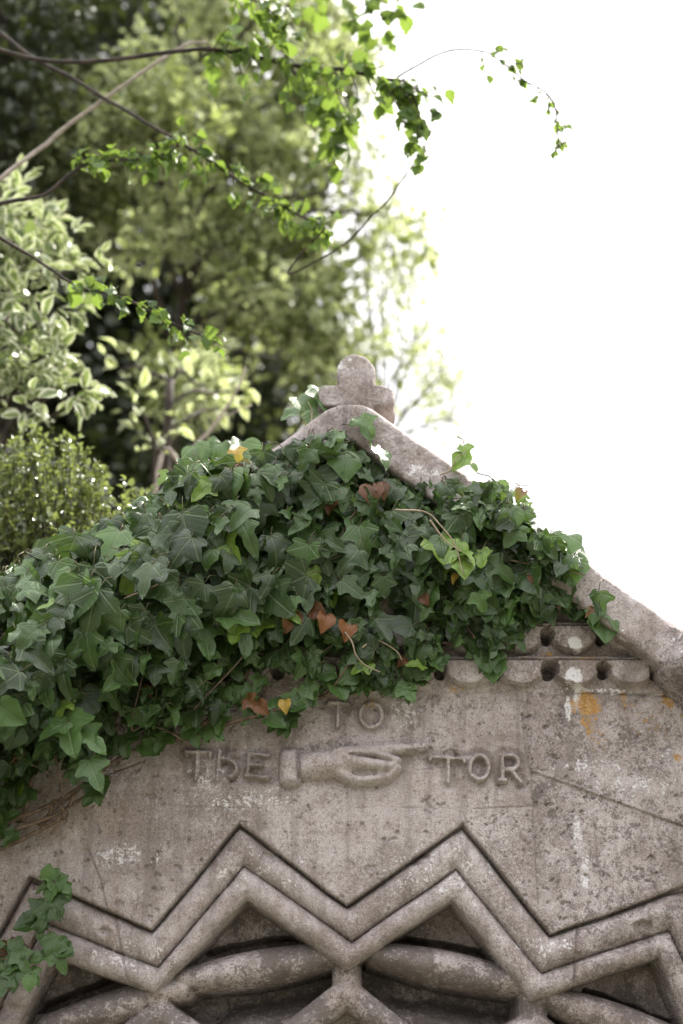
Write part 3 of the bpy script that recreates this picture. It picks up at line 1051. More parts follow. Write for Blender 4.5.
def make_ivy():
    root = thing('climbing_ivy', 'large dark green ivy sprawling over the gable above the lettering', 'ivy', (-0.45, -0.05, 0))
    sets, dead, young = [], [], []
    pet = Acc()
    n = 2900
    px, py = ivy_leaves(n, IVY_POLY, BARE, None, None)
    n = len(px)
    dist = poly_dist(px, py, IVY_POLY)
    left = np.clip((330 - px) / 330, 0, 1)
    low = np.clip((py - 600) / 120, 0, 1)
    thick = (0.085 + 0.165 * left) * (0.35 + 0.65 * np.clip(dist / 60, 0, 1))
    lay = np.where(rng.random(n) < 0.66, 0.34 * rng.random(n), rng.uniform(0.34, 1.0, n))
    over = (coping_py(px) - py)          # >0: above the coping line, where the mass hangs over the top
    Y = -0.035 - thick * lay
    near_coping = (np.abs(over) < 45) | (over > 0)
    Y = np.where(near_coping, Y - 0.05, Y)
    deep = (over > -10) & (rng.random(n) < 0.45)
    Y = np.where(deep, rng.uniform(-0.12, 0.22, n), Y)
    pos = WA(px, py, Y)
    size = (0.049 + 0.019 * left * (1 - 0.5 * low)) * rng.uniform(0.50, 1.30, n) * (1 - 0.28 * low) * (0.80 + 0.20 * np.clip(dist / 40, 0, 1))
    size *= np.where(lay < 0.20, 0.92, 1.0)
    az = np.radians(rng.normal(0, 42, n))
    tip = np.stack([np.sin(az), -0.12 + rng.normal(0, 0.22, n), -np.cos(az)], -1)
    nrm = np.stack([rng.normal(0, 0.50, n), np.full(n, -1.0), 0.30 + rng.normal(0, 0.48, n)], -1)
    up = over > -6
    nrm[up, 2] += rng.uniform(0.1, 0.8, up.sum())
    tone = np.clip(rng.beta(0.95, 2.0, n) * 0.92, 0, 0.92)
    tone = np.where(rng.random(n) < 0.028, 1.0, tone)
    kind = rng.choice(4, n, p=[0.30, 0.36, 0.14, 0.20])
    # the base of the leaf is above its middle
    base = pos - unit(tip) * size[:, None] * 0.45
    for k, tpl in enumerate((IVY_A, IVY_B, IVY_C, IVY_D)):
        q = kind == k
        nq = int(q.sum())
        sets.append(scatter(tpl, base[q], tip[q], nrm[q], size[q], tone[q], fold=rng.uniform(0.1, 1.5, nq), curl=rng.uniform(-0.5, 1.7, nq)))
    # petioles
    for i in range(n):
        if lay[i] < 0.15:
            continue
        b = base[i]
        t = -unit(tip[i])
        e = b + t * size[i] * rng.uniform(0.25, 0.6) + np.array([rng.normal(0, .012), rng.uniform(0.015, 0.045), 0.004])
        mid = (b + e) / 2 + np.array([0, -0.004, 0.006])
        pet.add(*tube([b, mid, e], 0.0008, 0.0011, 3))
    # sunlit shoots that stand up from the top, and bright young sprigs
    hand_placed = [(305, 405, .0, 38, 1), (322, 398, .0, 20, 1), (297, 414, .02, -60, 1), (316, 425, -.02, 10, 1), (365, 425, -.08, 25, 1), (352, 417, -.05, -20, 1), (345, 462, -.1, 10, 1), (333, 440, -.1, -30, 1), (380, 455, -.1, 30, 1),
                   (466, 452, -.07, 10, 2), (461, 461, -.07, -40, 2), (471, 462, -.07, 40, 2), (462, 548, -.15, 0, 2), (456, 556, -.15, -40, 2), (468, 556, -.15, 40, 2), (463, 566, -.15, 10, 2), (500, 488, -.07, 20, 2), (520, 498, -.07, 0, 2),
                   (528, 506, -.07, 30, 2), (196, 455, .05, 10, 1), (188, 470, .0, -20, 1), (212, 448, .08, 50, 1), (222, 452, .05, 0, 1), (165, 478, -.1, -30, 2), (176, 482, -.1, 30, 2), (245, 452, .0, 10, 1), (60, 600, -.24, -20, 2), (72, 598, -.24, 50, 2), (50, 607, -.24, -70, 2),
                   (565, 545, -.08, -20, 1), (575, 556, -.08, 20, 1), (570, 568, -.08, 0, 1), (612, 618, -.06, 20, 0), (596, 612, -.06, -20, 0), (604, 630, -.05, 0, 0)]
    for x, y, Y_, a_, kd in hand_placed:
        s = {0: 0.045, 1: 0.058, 2: 0.034}[kd] * rng.uniform(0.85, 1.15)
        t = np.array([[math.sin(math.radians(a_)), -0.25, -math.cos(math.radians(a_))]])
        nn = np.array([[rng.normal(0, .3), -0.75, 0.85 if kd else 0.4]])
        p = WA([x], [y], [Y_]) - unit(t) * s * 0.4
        sets.append(scatter((IVY_A, IVY_B, IVY_C)[int(rng.integers(0, 3))], p, t, nn, np.array([s]), np.array([1.0 if kd == 2 else 0.7])))
        e = p[0] + np.array([rng.normal(0, .01), 0.03, -0.035 if kd == 1 else 0.03])
        pet.add(*tube([p[0], (p[0] + e) / 2 + np.array([.004, 0, .003]), e], 0.0009, 0.0013, 3))
    # large leaves hanging forward on the left, as the photo shows them
    for x, y, L, a_ in [(85, 640, 62, 10), (78, 660, 44, -60), (120, 672, 52, 25), (210, 610, 56, -75), (232, 575, 60, 10), (215, 570, 40, -70), (135, 560, 58, 20), (152, 545, 50, 60), (135, 598, 44, -10), (70, 735, 52, 15), (52, 730, 36, -55),
                        (92, 740, 46, 50), (95, 775, 40, 25), (20, 670, 50, 10), (45, 690, 46, 20), (130, 620, 48, 5), (205, 640, 50, 20), (245, 640, 46, 10), (170, 600, 50, 30), (12, 720, 46, -20), (300, 540, 50, 10), (290, 555, 40, -30), (318, 570, 42, 40),
                        (352, 520, 46, 10), (400, 505, 40, -10), (112, 545, 44, -20), (60, 585, 44, -30), (250, 520, 46, 10), (452, 520, 40, 0), (505, 610, 40, -10), (430, 555, 42, 30), (360, 575, 40, 10), (540, 560, 40, 20), (505, 540, 40, 0)]:
        s = L * 0.00140
        t = np.array([[math.sin(math.radians(a_)), -0.30, -math.cos(math.radians(a_))]])
        nn = np.array([[rng.normal(0, .25), -0.9, 0.45 + rng.normal(0, .15)]])
        lf = min(1, max(0, (330 - x) / 330))
        p = WA([x], [y], [-0.075 - 0.15 * lf]) - unit(t) * s * 0.5
        sets.append(scatter((IVY_A, IVY_B)[int(rng.random() < .5)], p, t, nn, np.array([s]), np.array([rng.uniform(0.45, 0.9)]), fold=np.array([0.5]), curl=np.array([0.5])))
        e = p[0] + np.array([rng.normal(0, .01), 0.05, 0.03])
        pet.add(*tube([p[0], (p[0] + e) / 2 + np.array([.004, 0, .006]), e], 0.0011, 0.0014, 3))
    # trailing fringe along the lower edge
    fr = [(165, 742), (150, 744), (190, 735), (208, 728), (222, 712), (240, 698), (262, 692), (290, 725), (284, 716), (298, 716), (300, 700), (318, 678), (326, 684), (345, 680), (362, 682), (352, 676), (385, 684), (405, 685), (418, 676), (488, 668), (492, 660),
          (510, 642), (506, 632), (430, 668), (440, 660), (128, 745), (0, 815), (6, 830), (-5, 800), (-6, 838), (24, 792), (92, 792), (98, 780), (250, 712), (268, 705), (395, 690), (338, 674), (308, 695), (232, 690)]
    for x, y in fr:
        for r_ in range(2):
            s = rng.uniform(0.030, 0.044)
            a_ = math.radians(rng.normal(0, 50))
            t = np.array([[math.sin(a_), -0.2, -math.cos(a_)]])
            nn = np.array([[rng.normal(0, .3), -1, 0.4 + rng.normal(0, .25)]])
            p = WA([x + rng.normal(0, 5)], [y + rng.normal(0, 5)], [-0.03 - 0.02 * rng.random()]) - unit(t) * s * 0.4
            sets.append(scatter((IVY_A, IVY_B, IVY_C)[int(rng.integers(0, 3))], p, t, nn, np.array([s]), np.array([rng.uniform(0.2, 0.9)])))
            e = p[0] + np.array([rng.normal(0, .012), 0.02, 0.02])
            pet.add(*tube([p[0], (p[0] + e) / 2 + np.array([.003, 0, .003]), e], 0.0007, 0.0010, 3))
    fol = leaves_obj('foliage', sets, M_IVY, root)
    pet.build('petioles', M_PETIOLE, root)
    # withered leaves
    for x, y, s, tn in [(290, 620, 24, .55), (325, 622, 20, .8), (347, 630, 20, .85), (235, 532, 18, .6), (372, 494, 24, .3), (382, 490, 18, .2), (330, 498, 22, .2), (520, 494, 15, .5), (253, 704, 20, .45), (262, 708, 16, .5), (402, 662, 12, .5), (163, 650, 16, .2), (220, 560, 14, .3),
                        (318, 612, 18, .25), (238, 455, 18, 1.0), (245, 468, 18, .2), (455, 578, 12, 1.0), (497, 508, 12, .8), (285, 706, 14, 1.0), (60, 700, 16, .15), (20, 760, 14, .2), (330, 505, 18, .1), (425, 600, 12, .3), (150, 690, 14, .2), (535, 580, 14, .3), (590, 612, 12, .4)]:
        t = unit(np.array([[rng.normal(0, .8), -0.3, -1]]))
        nn = np.array([[rng.normal(0, .4), -1, 0.3 + rng.normal(0, .3)]])
        lf = min(1, max(0, (330 - x) / 330))
        dl = -0.095 - 0.12 * lf if y < 640 else -0.055 - .05 * lf
        p = WA([x], [y], [dl]) - t * s * 0.0008
        dead.append(scatter(IVY_C if rng.random() < .5 else IVY_A, p, t, nn, np.array([s * 0.00165]), np.array([tn]), fold=np.array([1.6]), curl=np.array([1.4])))
    leaves_obj('withered_leaves', dead, M_DEAD, root, label='brown and orange dead leaves')
    # woody stems against the wall
    st = Acc()
    stems = [[(-120, 900), (-40, 850), (10, 818), (70, 795), (105, 770), (150, 745), (200, 730)], [(-60, 880), (0, 838), (38, 822), (80, 800), (110, 775)], [(150, 748), (195, 735), (235, 720), (262, 712), (300, 705), (330, 690), (365, 680)],
             [(200, 730), (240, 690), (260, 640), (300, 590), (330, 540), (335, 490), (345, 450)], [(100, 770), (120, 700), (150, 620), (190, 560), (230, 500), (262, 460)], [(330, 540), (400, 520), (470, 540), (520, 560), (580, 600)],
             [(300, 590), (380, 580), (440, 600), (500, 620), (545, 610)], [(260, 640), (330, 640), (390, 650), (440, 640), (500, 648)], [(20, 820), (40, 740), (50, 660), (90, 590), (140, 530)], [(325, 520), (322, 490), (332, 478), (340, 495), (355, 500)],
             [(290, 520), (320, 508), (345, 512), (380, 505)], [(36, 826), (50, 815), (58, 800), (62, 812), (48, 830)], [(-30, 860), (20, 838), (60, 812), (75, 790)]]
    for s_ in stems:
        p = np.array([W(x + rng.normal(0, 2), y + rng.normal(0, 2), -0.02 - 0.02 * rng.random()) for x, y in s_])
        sp = spline(p, 40)
        sp += 0.006 * np.stack([fbm(sp * 20 + 3, 2), fbm(sp * 20 + 30, 2), fbm(sp * 20 + 60, 2)], -1)
        st.add(*tube(sp, 0.0045, 0.0022, 7, 0.3))
    for i in range(90):     # short side stems in the mass
        k = int(rng.integers(0, n))
        p0 = W(px[k], py[k], -0.03)
        p1 = pos[k]
        st.add(*tube(spline([p0, (p0 + p1) / 2 + np.array([rng.normal(0, .03), -.02, rng.normal(0, .02)]), p1 + np.array([rng.normal(0, .04), 0, rng.normal(0, .04)])], 10), 0.0022, 0.0012, 5))
    # the main root-stem down to the ground
    g0 = np.array([[-0.78, -0.05, 0.0], [-0.80, -0.06, 0.6], [-0.74, -0.05, 1.2], [-0.72, -0.04, 1.7]])
    st.add(*tube(spline(np.concatenate([g0, [W(-120, 900, -0.03)], [W(-20, 760, -0.06)], [W(30, 680, -0.06)]]), 50), 0.022, 0.008, 8, 0.3))
    st.build('stem', M_STEM, root)
    # bare pale runners in front of the leaves
    for s_, y_ in [([(395, 510), (425, 512), (440, 525), (455, 545), (463, 575)], -.16), ([(430, 520), (445, 540), (462, 552)], -.165), ([(345, 632), (352, 642), (356, 655), (365, 665), (380, 672)], -.10), ([(440, 475), (450, 470), (457, 458), (466, 452)], -.08), ([(362, 648), (375, 640), (395, 650), (402, 660)], -.09), ([(310, 430), (312, 412), (308, 402)], -.04)]:
        ru = Acc()
        ru.add(*tube(spline([W(x, y, y_) for x, y in s_], 24), 0.0016, 0.0009, 5))
        ru.build('runner', M_RUNNER, root)
    return root


make_ivy()


def small_ivy():
    root = thing('ivy_sprig', 'small ivy sprig clinging to the zigzag moulding below the large ivy', 'ivy', W(10, 975, -0.02))
    sets, pet = [], Acc()
    L = [(52, 880, 22, 10, .85), (45, 886, 18, -60, .6), (62, 886, 20, 60, .7), (50, 893, 18, -10, .8), (66, 890, 16, 35, .8), (57, 905, 24, 20, .3), (36, 912, 26, -50, .25), (44, 918, 24, -20, .3), (28, 925, 24, -70, .2), (40, 930, 18, 5, .35), (54, 945, 24, -15, .45),
         (46, 955, 30, -75, .5), (60, 958, 26, 20, .5), (64, 950, 20, 60, .4), (14, 955, 24, -30, .5), (22, 960, 26, 30, .5), (8, 966, 26, -60, .45), (34, 975, 18, 30, .8), (30, 982, 16, 0, .9), (14, 978, 22, 0, .35), (4, 985, 22, -20, .3), (-10, 970, 28, -10, .4), (-22, 990, 28, 20, .4),
         (16, 945, 16, 20, .4), (-6, 950, 24, 10, .4), (48, 872, 14, 170, .9)]
    base_stem = [W(x, y, Y) for x, y, Y in [(-60, 1060, -.0), (-20, 1010, -.02), (8, 985, -.03), (25, 955, -.035), (40, 925, -.035), (50, 895, -.035), (52, 876, -.03)]]
    sp = spline(base_stem, 40)
    for x, y, s, a_, tn in L:
        t = np.array([[math.sin(math.radians(a_)), -0.2, -math.cos(math.radians(a_))]])
        nn = np.array([[rng.normal(0, .25), -1, 0.5 + rng.normal(0, .15)]])
        sz = s * 0.00165
        p = WA([x], [y], [-.042 - .012 * rng.random()]) - unit(t) * sz * 0.4
        sets.append(scatter((IVY_A, IVY_B, IVY_C)[int(rng.choice(3, p=[.4, .35, .25]))], p, t, nn, np.array([sz]), np.array([tn])))
        k = sp[np.argmin(np.linalg.norm(sp - p[0], axis=1))]
        pet.add(*tube([p[0], (p[0] + k) / 2 + np.array([0, -.004, .004]), k], 0.0009, 0.0012, 4))
    leaves_obj('foliage', sets, M_IVY, root)
    pet.add(*tube(sp, 0.0028, 0.0014, 6, 0.3))
    pet.build('stem', M_STEM, root)
    dd = []
    for x, y, s in [(10, 945, 22), (2, 968, 20), (16, 938, 14)]:
        t = np.array([[rng.normal(0, .5), -.2, -1]])
        dd.append(scatter(IVY_C, WA([x], [y], [-.032]), t, np.array([[.2, -1, .3]]), np.array([s * .0017]), np.array([.2])))
    leaves_obj('withered_leaves', dd, M_DEAD, root, label='reddish brown dead leaves')


small_ivy()


# ------------------------------------------------------------------ trees and shrubs behind
def crown_points(blobs, n, shell=0.35, clumps=0, clump_r=0.16):
    """clump centres in ellipsoids given as (px, py, Y, rx px, ry px, depth radius m)"""
    vol = np.array([b[3] * b[4] * (b[6] if len(b) > 6 else 1.0) for b in blobs], float)
    k = rng.choice(len(blobs), n, p=vol / vol.sum())
    d = unit(rng.normal(size=(n, 3)))
    r = rng.random(n) ** shell
    B_ = np.array([b[:6] for b in blobs], float)[k]
    px, py = B_[:, 0] + d[:, 0] * r * B_[:, 3], B_[:, 1] - d[:, 2] * r * B_[:, 4]
    Y = B_[:, 2] + d[:, 1] * r * B_[:, 5]
    cen = WA(B_[:, 0], B_[:, 1], B_[:, 2])
    p = WA(px, py, Y)
    if clumps:
        hubs = p[:clumps]
        k = rng.integers(0, clumps, n)
        r_ = clump_r * rng.uniform(0.55, 1.3, clumps)[k]
        p = hubs[k] + unit(rng.normal(size=(n, 3))) * (r_ * rng.random(n) ** 0.45)[:, None] * np.array([1.15, 1.0, 0.8])
        cen = hubs[k]
    return p, cen


def leaves_round(centres, outward, per, rad, size, tpl, tone_rng, up=0.35, rosette=0.6, sv=0.25):
    n = len(centres)
    c = np.repeat(centres, per, 0)
    o = np.repeat(outward, per, 0)
    d = unit(rng.normal(size=(n * per, 3)) + o * rosette + np.array([0, 0, up * 0.5]))
    pos = c + d * (rad * rng.random((n * per, 1)) ** 0.6)
    tip = unit(d + rng.normal(0, 0.45, (n * per, 3)))
    nrm = unit(rng.normal(0, 0.6, (n * per, 3)) + np.array([0, -0.25, 1.0]) + o * 0.3)
    s = size * rng.uniform(1 - sv, 1 + sv, n * per)
    tone = np.clip(np.repeat(rng.uniform(*tone_rng, n), per) + rng.normal(0, 0.12, n * per), 0, 1)
    return scatter(tpl, pos, tip, nrm, s, tone)


def limbs(acc, trunk_pts, targets, k_limb, r_trunk, rt_end, r_limb, twig_r=0.003):
    tp = spline(trunk_pts, 40)
    acc.add(*tube(tp, r_trunk, rt_end, 10, 0.15))
    ends = targets[rng.choice(len(targets), min(k_limb, len(targets)), replace=False)]
    skel = [tp]
    for e in ends:
        zlow = tp[:, 2] < e[2] - 0.12 * np.linalg.norm(tp[:, :2] - e[:2], axis=1)
        cand = tp[zlow] if zlow.any() else tp[:5]
        s = cand[np.argmin(np.linalg.norm(cand - e, axis=1) + 0.2 * rng.random(len(cand)))]
        L = np.linalg.norm(e - s)
        m1 = s + (e - s) * 0.35 + np.array([rng.normal(0, .08), rng.normal(0, .08), .10]) * L
        m2 = s + (e - s) * 0.7 + np.array([rng.normal(0, .06), rng.normal(0, .06), .08]) * L
        sp = spline([s, m1, m2, e], 16)
        acc.add(*tube(sp, r_limb, 0.004, 6, 0.2))
        skel.append(sp)
    sk = np.concatenate(skel)
    for e in targets:
        s = sk[np.argmin(np.sum((sk - e) ** 2, 1))]
        m = (s + e) / 2 + rng.normal(0, .12, 3) * np.linalg.norm(e - s)
        acc.add(*tube(spline([s, m, e], 6), twig_r, twig_r * 0.5, 4))


def plant(name, label, cat, base, trunk_top, blobs, n_cl, per, rad, size, tpl, mat, tone, k_limb=14, r_trunk=0.05, shell=0.35, twig_frac=1.0, r_limb=0.015, clumps=0, clump_r=0.16, **kw):
    root = thing(name, label, cat, base)
    c, cen = crown_points(blobs, n_cl, shell, clumps, clump_r)
    out = unit(c - cen)
    leaves_obj('crown', [leaves_round(c, out, per, rad, size, tpl, tone, **kw)], mat, root)
    acc = Acc()
    mid = (np.array(base) * 0.45 + np.array(trunk_top) * 0.55) + np.array([rng.normal(0, .05), rng.normal(0, .05), 0])
    limbs(acc, [np.array(base), mid, np.array(trunk_top)], c[rng.random(len(c)) < twig_frac], k_limb, r_trunk, 0.012, r_limb)
    acc.build('trunk', M_BARK, root)
    return root


# big pale-leaved tree
plant('pale_leaved_tree', 'tall tree with pale cream edged leaves rising behind the gable finial', 'tree', (-0.9, 3.0, 0), W(200, 120, 2.7),
      [(255, 30, 2.7, 105, 80, .4), (335, 60, 2.9, 60, 90, .3), (190, 120, 2.5, 90, 80, .4), (290, 170, 2.7, 90, 70, .35), (215, 235, 2.5, 80, 70, .4), (320, 270, 2.8, 80, 90, .3), (345, 370, 2.9, 55, 60, .3), (100, 120, 2.1, 90, 90, .35, 1.5), (280, 300, 2.7, 70, 60, .3), (290, 400, 2.9, 50, 50, .3), (200, 380, 2.2, 80, 70, .5, .35), (150, 260, 2.2, 70, 60, .4, .5), (260, -90, 2.8, 130, 70, .4)],
      1300, 14, 0.085, 0.045, LEAF_OVAL, M_VAR2, (-0.5, 1.15), k_limb=30, twig_frac=0.5, shell=0.6, sv=0.45, clumps=120, clump_r=0.17)
# loose outer sprays against the sky
plant('airy_sapling', 'airy sapling with sparse small leaves against the sky right of the finial', 'tree', (0.42, 3.3, 0), W(385, 440, 3.2),
      [(432, 372, 3.1, 36, 70, .25), (400, 290, 3.1, 34, 66, .25), (380, 200, 3.0, 34, 60, .25, .6), (455, 400, 3.1, 16, 40, .2), (360, 110, 3.0, 30, 80, .2, .5)],
      220, 7, 0.11, 0.034, LEAF_SIMPLE, M_VAR2, (0.3, 0.95), k_limb=16, r_trunk=0.016, r_limb=0.005, shell=0.7, twig_frac=0.6)
# dark evergreen at upper left
plant('evergreen_tree', 'dark evergreen tree filling the upper left corner behind the branches', 'tree', (-1.5, 2.0, 0), W(10, 0, 1.9),
      [(-10, 40, 1.9, 80, 100, .4), (40, 10, 2.0, 70, 50, .3), (-60, 160, 1.9, 90, 120, .4), (20, 150, 2.1, 80, 90, .3)], 480, 13, 0.11, 0.046, LEAF_SIMPLE, M_DARK, (0.0, 0.8), k_limb=16, twig_frac=0.5)
# far dark thicket that closes the gaps
plant('holly_tree', 'broad shadowy tree standing furthest back behind the pale tree', 'tree', (-1.3, 4.8, 0), W(100, 120, 4.6),
      [(40, 60, 4.6, 180, 190, .6), (110, 300, 4.6, 180, 160, .6), (230, 200, 4.7, 80, 150, .5), (230, 400, 4.5, 110, 100, .5), (-60, 350, 4.5, 180, 180, .6), (150, 500, 4.3, 200, 80, .5)], 1800, 14, 0.20, 0.085, LEAF_ROUND, M_DARK, (0.0, 0.6), k_limb=24, twig_frac=0.2, r_trunk=.09)
# variegated shrub, near left
plant('variegated_shrub', 'shrub of large cream edged oval leaves at the left edge', 'shrub', (-0.95, 0.75, 0), W(10, 230, 0.8),
      [(15, 300, .72, 70, 100, .22), (45, 375, .66, 55, 50, .14), (5, 230, .78, 60, 50, .15), (80, 240, .75, 24, 36, .10), (-50, 320, .8, 60, 120, .2)], 150, 8, 0.040, 0.046, LEAF_OVAL, M_VAR, (0.0, 1.0), k_limb=20, r_trunk=0.03, shell=0.5, rosette=1.0, r_limb=.008)
plant('laurel_shrub', 'sparse shrub with large dim cream edged leaves in the dark hollow behind the ivy', 'shrub', (-0.55, 1.35, 0), W(170, 380, 1.35),
      [(150, 400, 1.3, 45, 50, .2), (200, 425, 1.35, 60, 35, .2), (135, 450, 1.2, 30, 25, .15), (230, 390, 1.5, 40, 40, .2)], 9, 6, 0.07, 0.046, LEAF_OVAL, M_VAR2, (0.0, 0.9), k_limb=9, r_trunk=0.011, shell=0.7, rosette=.8, r_limb=.006)


def box_shrub():
    base = np.array([-0.78, 0.55, 0])
    root = thing('box_shrub', 'small leaved yellowish green shrub above the ivy at the left', 'shrub', base)
    st, sets = Acc(), []
    hub = W(30, 640, 0.5)
    st.add(*tube(spline([base, (base + hub) / 2, hub], 12), 0.03, 0.015, 8))
    n = 430
    ex = rng.uniform(-90, 185, n)
    topy = np.interp(ex, [-90, 0, 35, 80, 110, 150, 185], [425, 430, 420, 438, 462, 488, 510])
    ey = topy + rng.random(n) ** 0.9 * 110
    eY = rng.uniform(0.26, 0.75, n)
    P, T = [], []
    for x, y, Y in zip(ex, ey, eY):
        e = W(x, y, Y)
        b = W(x * 0.8 + 6 + rng.normal(0, 8), y + rng.uniform(60, 130), Y * 0.9 + .05)
        m = (e + b) / 2 + rng.normal(0, .012, 3)
        sp = spline([b, m, e], 16)
        st.add(*tube(sp, 0.0016, 0.0007, 4))
        d = unit(np.gradient(sp, axis=0))
        for k in range(3, 16):
            for r_ in range(3):
                P.append(sp[k] + rng.normal(0, .003, 3))
                T.append(d[k] * 0.8 + rng.normal(0, .7, 3))
        st.add(*tube(spline([hub + rng.normal(0, .03, 3), (hub + b) / 2 + rng.normal(0, .02, 3), b], 6), 0.004, 0.0016, 4))
    P, T = np.array(P), np.array(T)
    k = len(P)
    nr = rng.normal(0, .6, (k, 3)) + np.array([0, -.3, 1])
    leaves_obj('crown', [scatter(LEAF_ROUND, P, T, nr, rng.uniform(.010, .019, k), np.clip(rng.normal(.5, .28, k), 0, 1))], M_BOX, root)
    st.build('stem', M_BARK, root)


box_shrub()


# ------------------------------------------------------------------ the elm whose branches hang into view
def elm():
    base = np.array([-2.3, 0.6, 0.0])
    root = thing('elm_tree', 'leafy tree reaching thin branches of fresh toothed leaves across the top', 'tree', base)
    tr = Acc()
    top = np.array([-2.1, 0.45, 4.6])
    tp = spline([base, [-2.25, .55, 1.5], [-2.2, .5, 3.0], top], 40)
    tr.add(*tube(tp, 0.13, 0.05, 14, 0.12))
    tr.build('trunk', M_BARK, root)

    def branch(pts, Y, r0, r1, spurs, leaf, tone=(0.0, 1.0), mat=M_BARK, label=None, start=None, tipfree=0.0, hang=0.0):
        """pts in picture coordinates at depth Y; spurs = (number, length px, from fraction); leaf = (per spur, size m)"""
        w = [W(x, y, Y + 0.03 * math.sin(x * .03)) for x, y in pts]
        if start is not None:
            s = tp[np.argmin(np.abs(tp[:, 2] - start))]
            w = [s, s * 0.5 + w[0] * 0.5 + np.array([0, 0, .05])] + w
        sp = spline(w, 90)
        sp = sp + 0.010 * np.stack([fbm(sp * 14 + 1, 2), fbm(sp * 14 + 20, 2), fbm(sp * 14 + 40, 2)], -1)
        a = Acc()
        a.add(*tube(sp, r0, r1, 7, 0.2))
        P, T = [], []
        m = PXM(Y)
        if spurs[0]:
            vis = np.linspace(spurs[2], 0.995, spurs[0])
            for q_ in vis:
                i = min(88, int(q_ * 89))
                d = unit((sp[i + 1] - sp[i])[None])[0]
                off = rng.normal(0, 1, 3) + np.array([0, 0, -hang])
                off -= d * np.dot(off, d)
                dirn = unit((unit(off[None])[0] + d * 0.7)[None])[0]
                L = spurs[1] * m * rng.uniform(0.35, 1.1)
                e = sp[i] + dirn * L + np.array([0, 0, -0.25 * L])
                tw = spline([sp[i], sp[i] + dirn * L * .5 + rng.normal(0, .006, 3), e], 8)
                a.add(*tube(tw, max(0.0009, r1 * .7), 0.0006, 4))
                td = unit(np.gradient(tw, axis=0))
                for k in range(leaf[0]):
                    j = int(rng.integers(1, 8))
                    P.append(tw[j] + rng.normal(0, .003, 3))
                    T.append(td[j] * .5 + rng.normal(0, .6, 3) + np.array([0, 0, -.55]))
        br = a.build('branch', mat, root, label=label)
        if P:
            P, T = np.array(P), np.array(T)
            n = len(P)
            nr = rng.normal(0, .55, (n, 3)) + np.array([.1, -.5, .8])
            leaves_obj('foliage', [scatter(LEAF_ELM, P, T, nr, leaf[1] * rng.uniform(.6, 1.25, n), np.clip(rng.uniform(*tone, n), 0, 1))], M_ELM, br)
        return br

    branch([(-140, 212), (-30, 206), (20, 200), (45, 195), (68, 175), (92, 162), (130, 160), (158, 157), (180, 146)], 0.15, .0065, .0018, (36, 30, .64), (3, .027), start=3.2)
    branch([(-120, -30), (30, 55), (100, 95), (180, 142), (240, 182), (290, 210), (325, 228)], 0.25, .0065, .0022, (32, 30, .62), (3, .032), start=3.6)
    branch([(-100, 30), (60, 62), (185, 50), (230, 52), (300, 66), (350, 72), (398, 82), (415, 92)], 0.18, .0058, .0036, (44, 60, .5), (4, .036), (0.3, 1.0), start=3.9, hang=.6)
    branch([(404, 80), (418, 110), (420, 135), (428, 158)], 0.18, .0026, .0015, (11, 34, .0), (4, .027), (.3, 1.0), hang=.4)
    branch([(398, 78), (440, 54), (480, 52), (505, 66), (520, 78), (548, 95), (556, 120), (560, 148)], 0.18, .0028, .0018, (16, 24, .30), (4, .020), (.3, 1.0), hang=.3)
    branch([(-140, 180), (-20, 228), (30, 256), (80, 285), (130, 300), (170, 322), (216, 344)], 0.10, .0055, .0014, (30, 22, .60), (2, .028), start=3.0)
    branch([(-100, -120), (80, -70), (200, -40), (240, -10), (268, 10), (288, 28)], 0.05, .006, .0014, (14, 26, .70), (3, .038), (.5, 1.0), start=4.0, hang=.5)
    branch([(290, 66), (325, 100), (350, 150)], 0.30, .003, .0014, (24, 40, .1), (3, .042), (.3, 1.0), hang=.6)
    branch([(200, -40), (300, -30), (360, -10), (400, 10)], 0.45, .005, .002, (34, 46, .1), (4, .042), (.4, 1.0), hang=.6, start=4.3)
    branch([(325, 228), (288, 274), (340, 246), (385, 205), (412, 166)], 0.25, .0024, .0018, (0, 0, 0), (0, 0))
    branch([(-160, 290), (-10, 186), (40, 150), (75, 120), (112, 94), (158, 62), (186, 44), (206, 42)], 0.30, .0062, .0034, (0, 0, 0), (0, 0), mat=M_DRY, label='bare pale branch', start=2.6)


elm()


def dry_stem():
    base = np.array([-0.42, 1.05, 0])
    root = thing('bare_sapling', 'thin bare brown stem leaning behind the ivy left of the finial', 'sapling', base)
    a = Acc()
    a.add(*tube(spline([base, W(150, 560, 1.0), W(185, 462, 1.0), W(212, 428, 1.0), W(236, 392, 1.0), W(246, 368, 1.0)], 50), .007, .003, 7, .2))
    a.build('stem', M_DRY, root)
    b = Acc()
    b.add(*tube(spline([W(212, 428, 1.0), W(222, 418, 1.02), W(252, 405, 1.05)], 12), .003, .0012, 5))
    b.build('twig', M_DRY, root)


dry_stem()

# ------------------------------------------------------------------ light
SUN_EL, SUN_AZ = math.radians(52), math.radians(40)     # azimuth measured from +Y (behind the gable) towards +X
sun_dir = Vector((math.sin(SUN_AZ) * math.cos(SUN_EL), math.cos(SUN_AZ) * math.cos(SUN_EL), math.sin(SUN_EL)))
sd_ = bpy.data.lights.new('sun', 'SUN')
sd_.energy = 5.0
sd_.angle = math.radians(0.6)
sd_.color = (1.0, 0.95, 0.87)
sun = bpy.data.objects.new('sun', sd_)
COL.objects.link(sun)
sun.rotation_euler = sun_dir.to_track_quat('Z', 'Y').to_euler()
sun.location = (3, 4, 9)

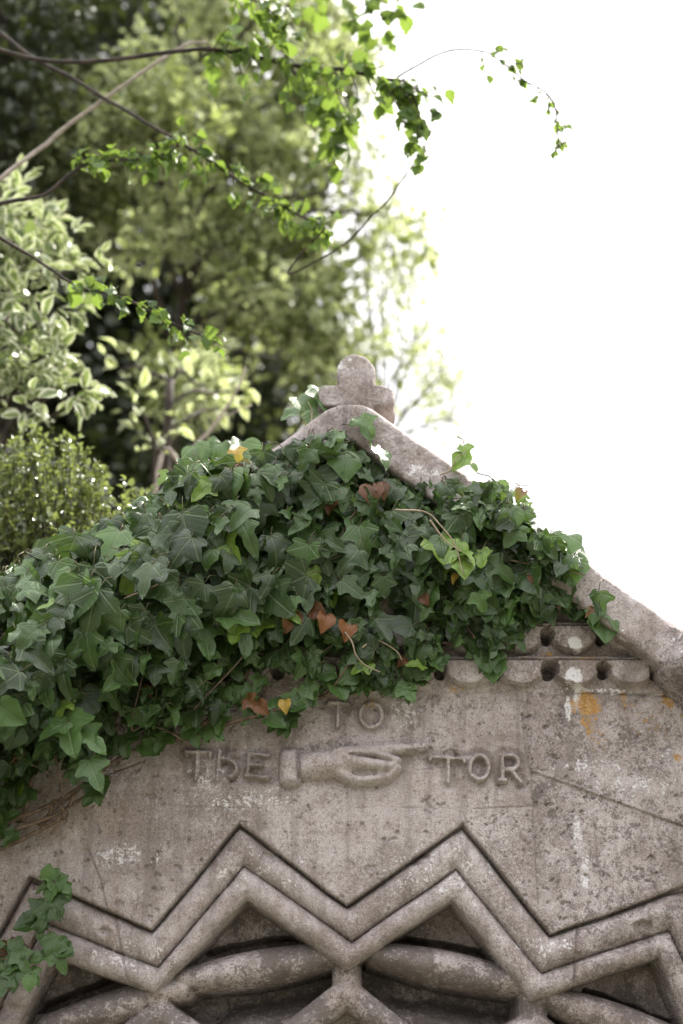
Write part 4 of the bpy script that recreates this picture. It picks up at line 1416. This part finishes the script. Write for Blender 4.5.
world = bpy.data.worlds.new('World')
scene.world = world
world.use_nodes = True
wn = world.node_tree
wn.nodes.clear()
wo = wn.nodes.new('ShaderNodeOutputWorld')
bg = wn.nodes.new('ShaderNodeBackground')
sky = wn.nodes.new('ShaderNodeTexSky')
sky.sky_type = 'NISHITA'
sky.sun_disc = False
sky.sun_elevation = SUN_EL
sky.sun_rotation = SUN_AZ
sky.air_density, sky.dust_density, sky.ozone_density = 1.0, 5.0, 1.0
mx = wn.nodes.new('ShaderNodeMix')
mx.data_type = 'RGBA'
mx.inputs[0].default_value = 0.72           # thin bright cloud over most of the sky
wn.links.new(sky.outputs[0], mx.inputs[6])
mx.inputs[7].default_value = (9.0, 8.8, 8.7, 1)
wN = N(wn)
wtc = wn.nodes.new('ShaderNodeTexCoord')
wsx = wn.nodes.new('ShaderNodeSeparateXYZ')
wn.links.new(wtc.outputs['Generated'], wsx.inputs[0])
elev = wN.range(wsx.outputs[2], 0.0, 0.85, 0.12, 1.85, smooth=False)
vd = wn.nodes.new('ShaderNodeVectorMath')
vd.operation = 'DOT_PRODUCT'
wn.links.new(wtc.outputs['Generated'], vd.inputs[0])
vd.inputs[1].default_value = (math.sin(SUN_AZ), math.cos(SUN_AZ), 0.0)
sunside = wN.range(vd.outputs['Value'], -0.5, 0.9, 0.14, -0.26, smooth=False)
fac = wN.math('ADD', elev, sunside)
vm_ = wn.nodes.new('ShaderNodeVectorMath')
vm_.operation = 'SCALE'
wn.links.new(mx.outputs[2], vm_.inputs[0])
wn.links.new(fac, vm_.inputs['Scale'])
wn.links.new(vm_.outputs[0], bg.inputs[0])
bg.inputs[1].default_value = 0.10
wn.links.new(bg.outputs[0], wo.inputs[0])

scene.view_settings.view_transform = 'Standard'
scene.view_settings.look = 'None'
scene.view_settings.gamma = 1.0
scene.view_settings.exposure = 1.5
scene.view_settings.use_curve_mapping = False
scene.render.engine = 'CYCLES'
scene.cycles.max_bounces = 8
scene.cycles.transmission_bounces = 6
scene.cycles.use_denoising = True
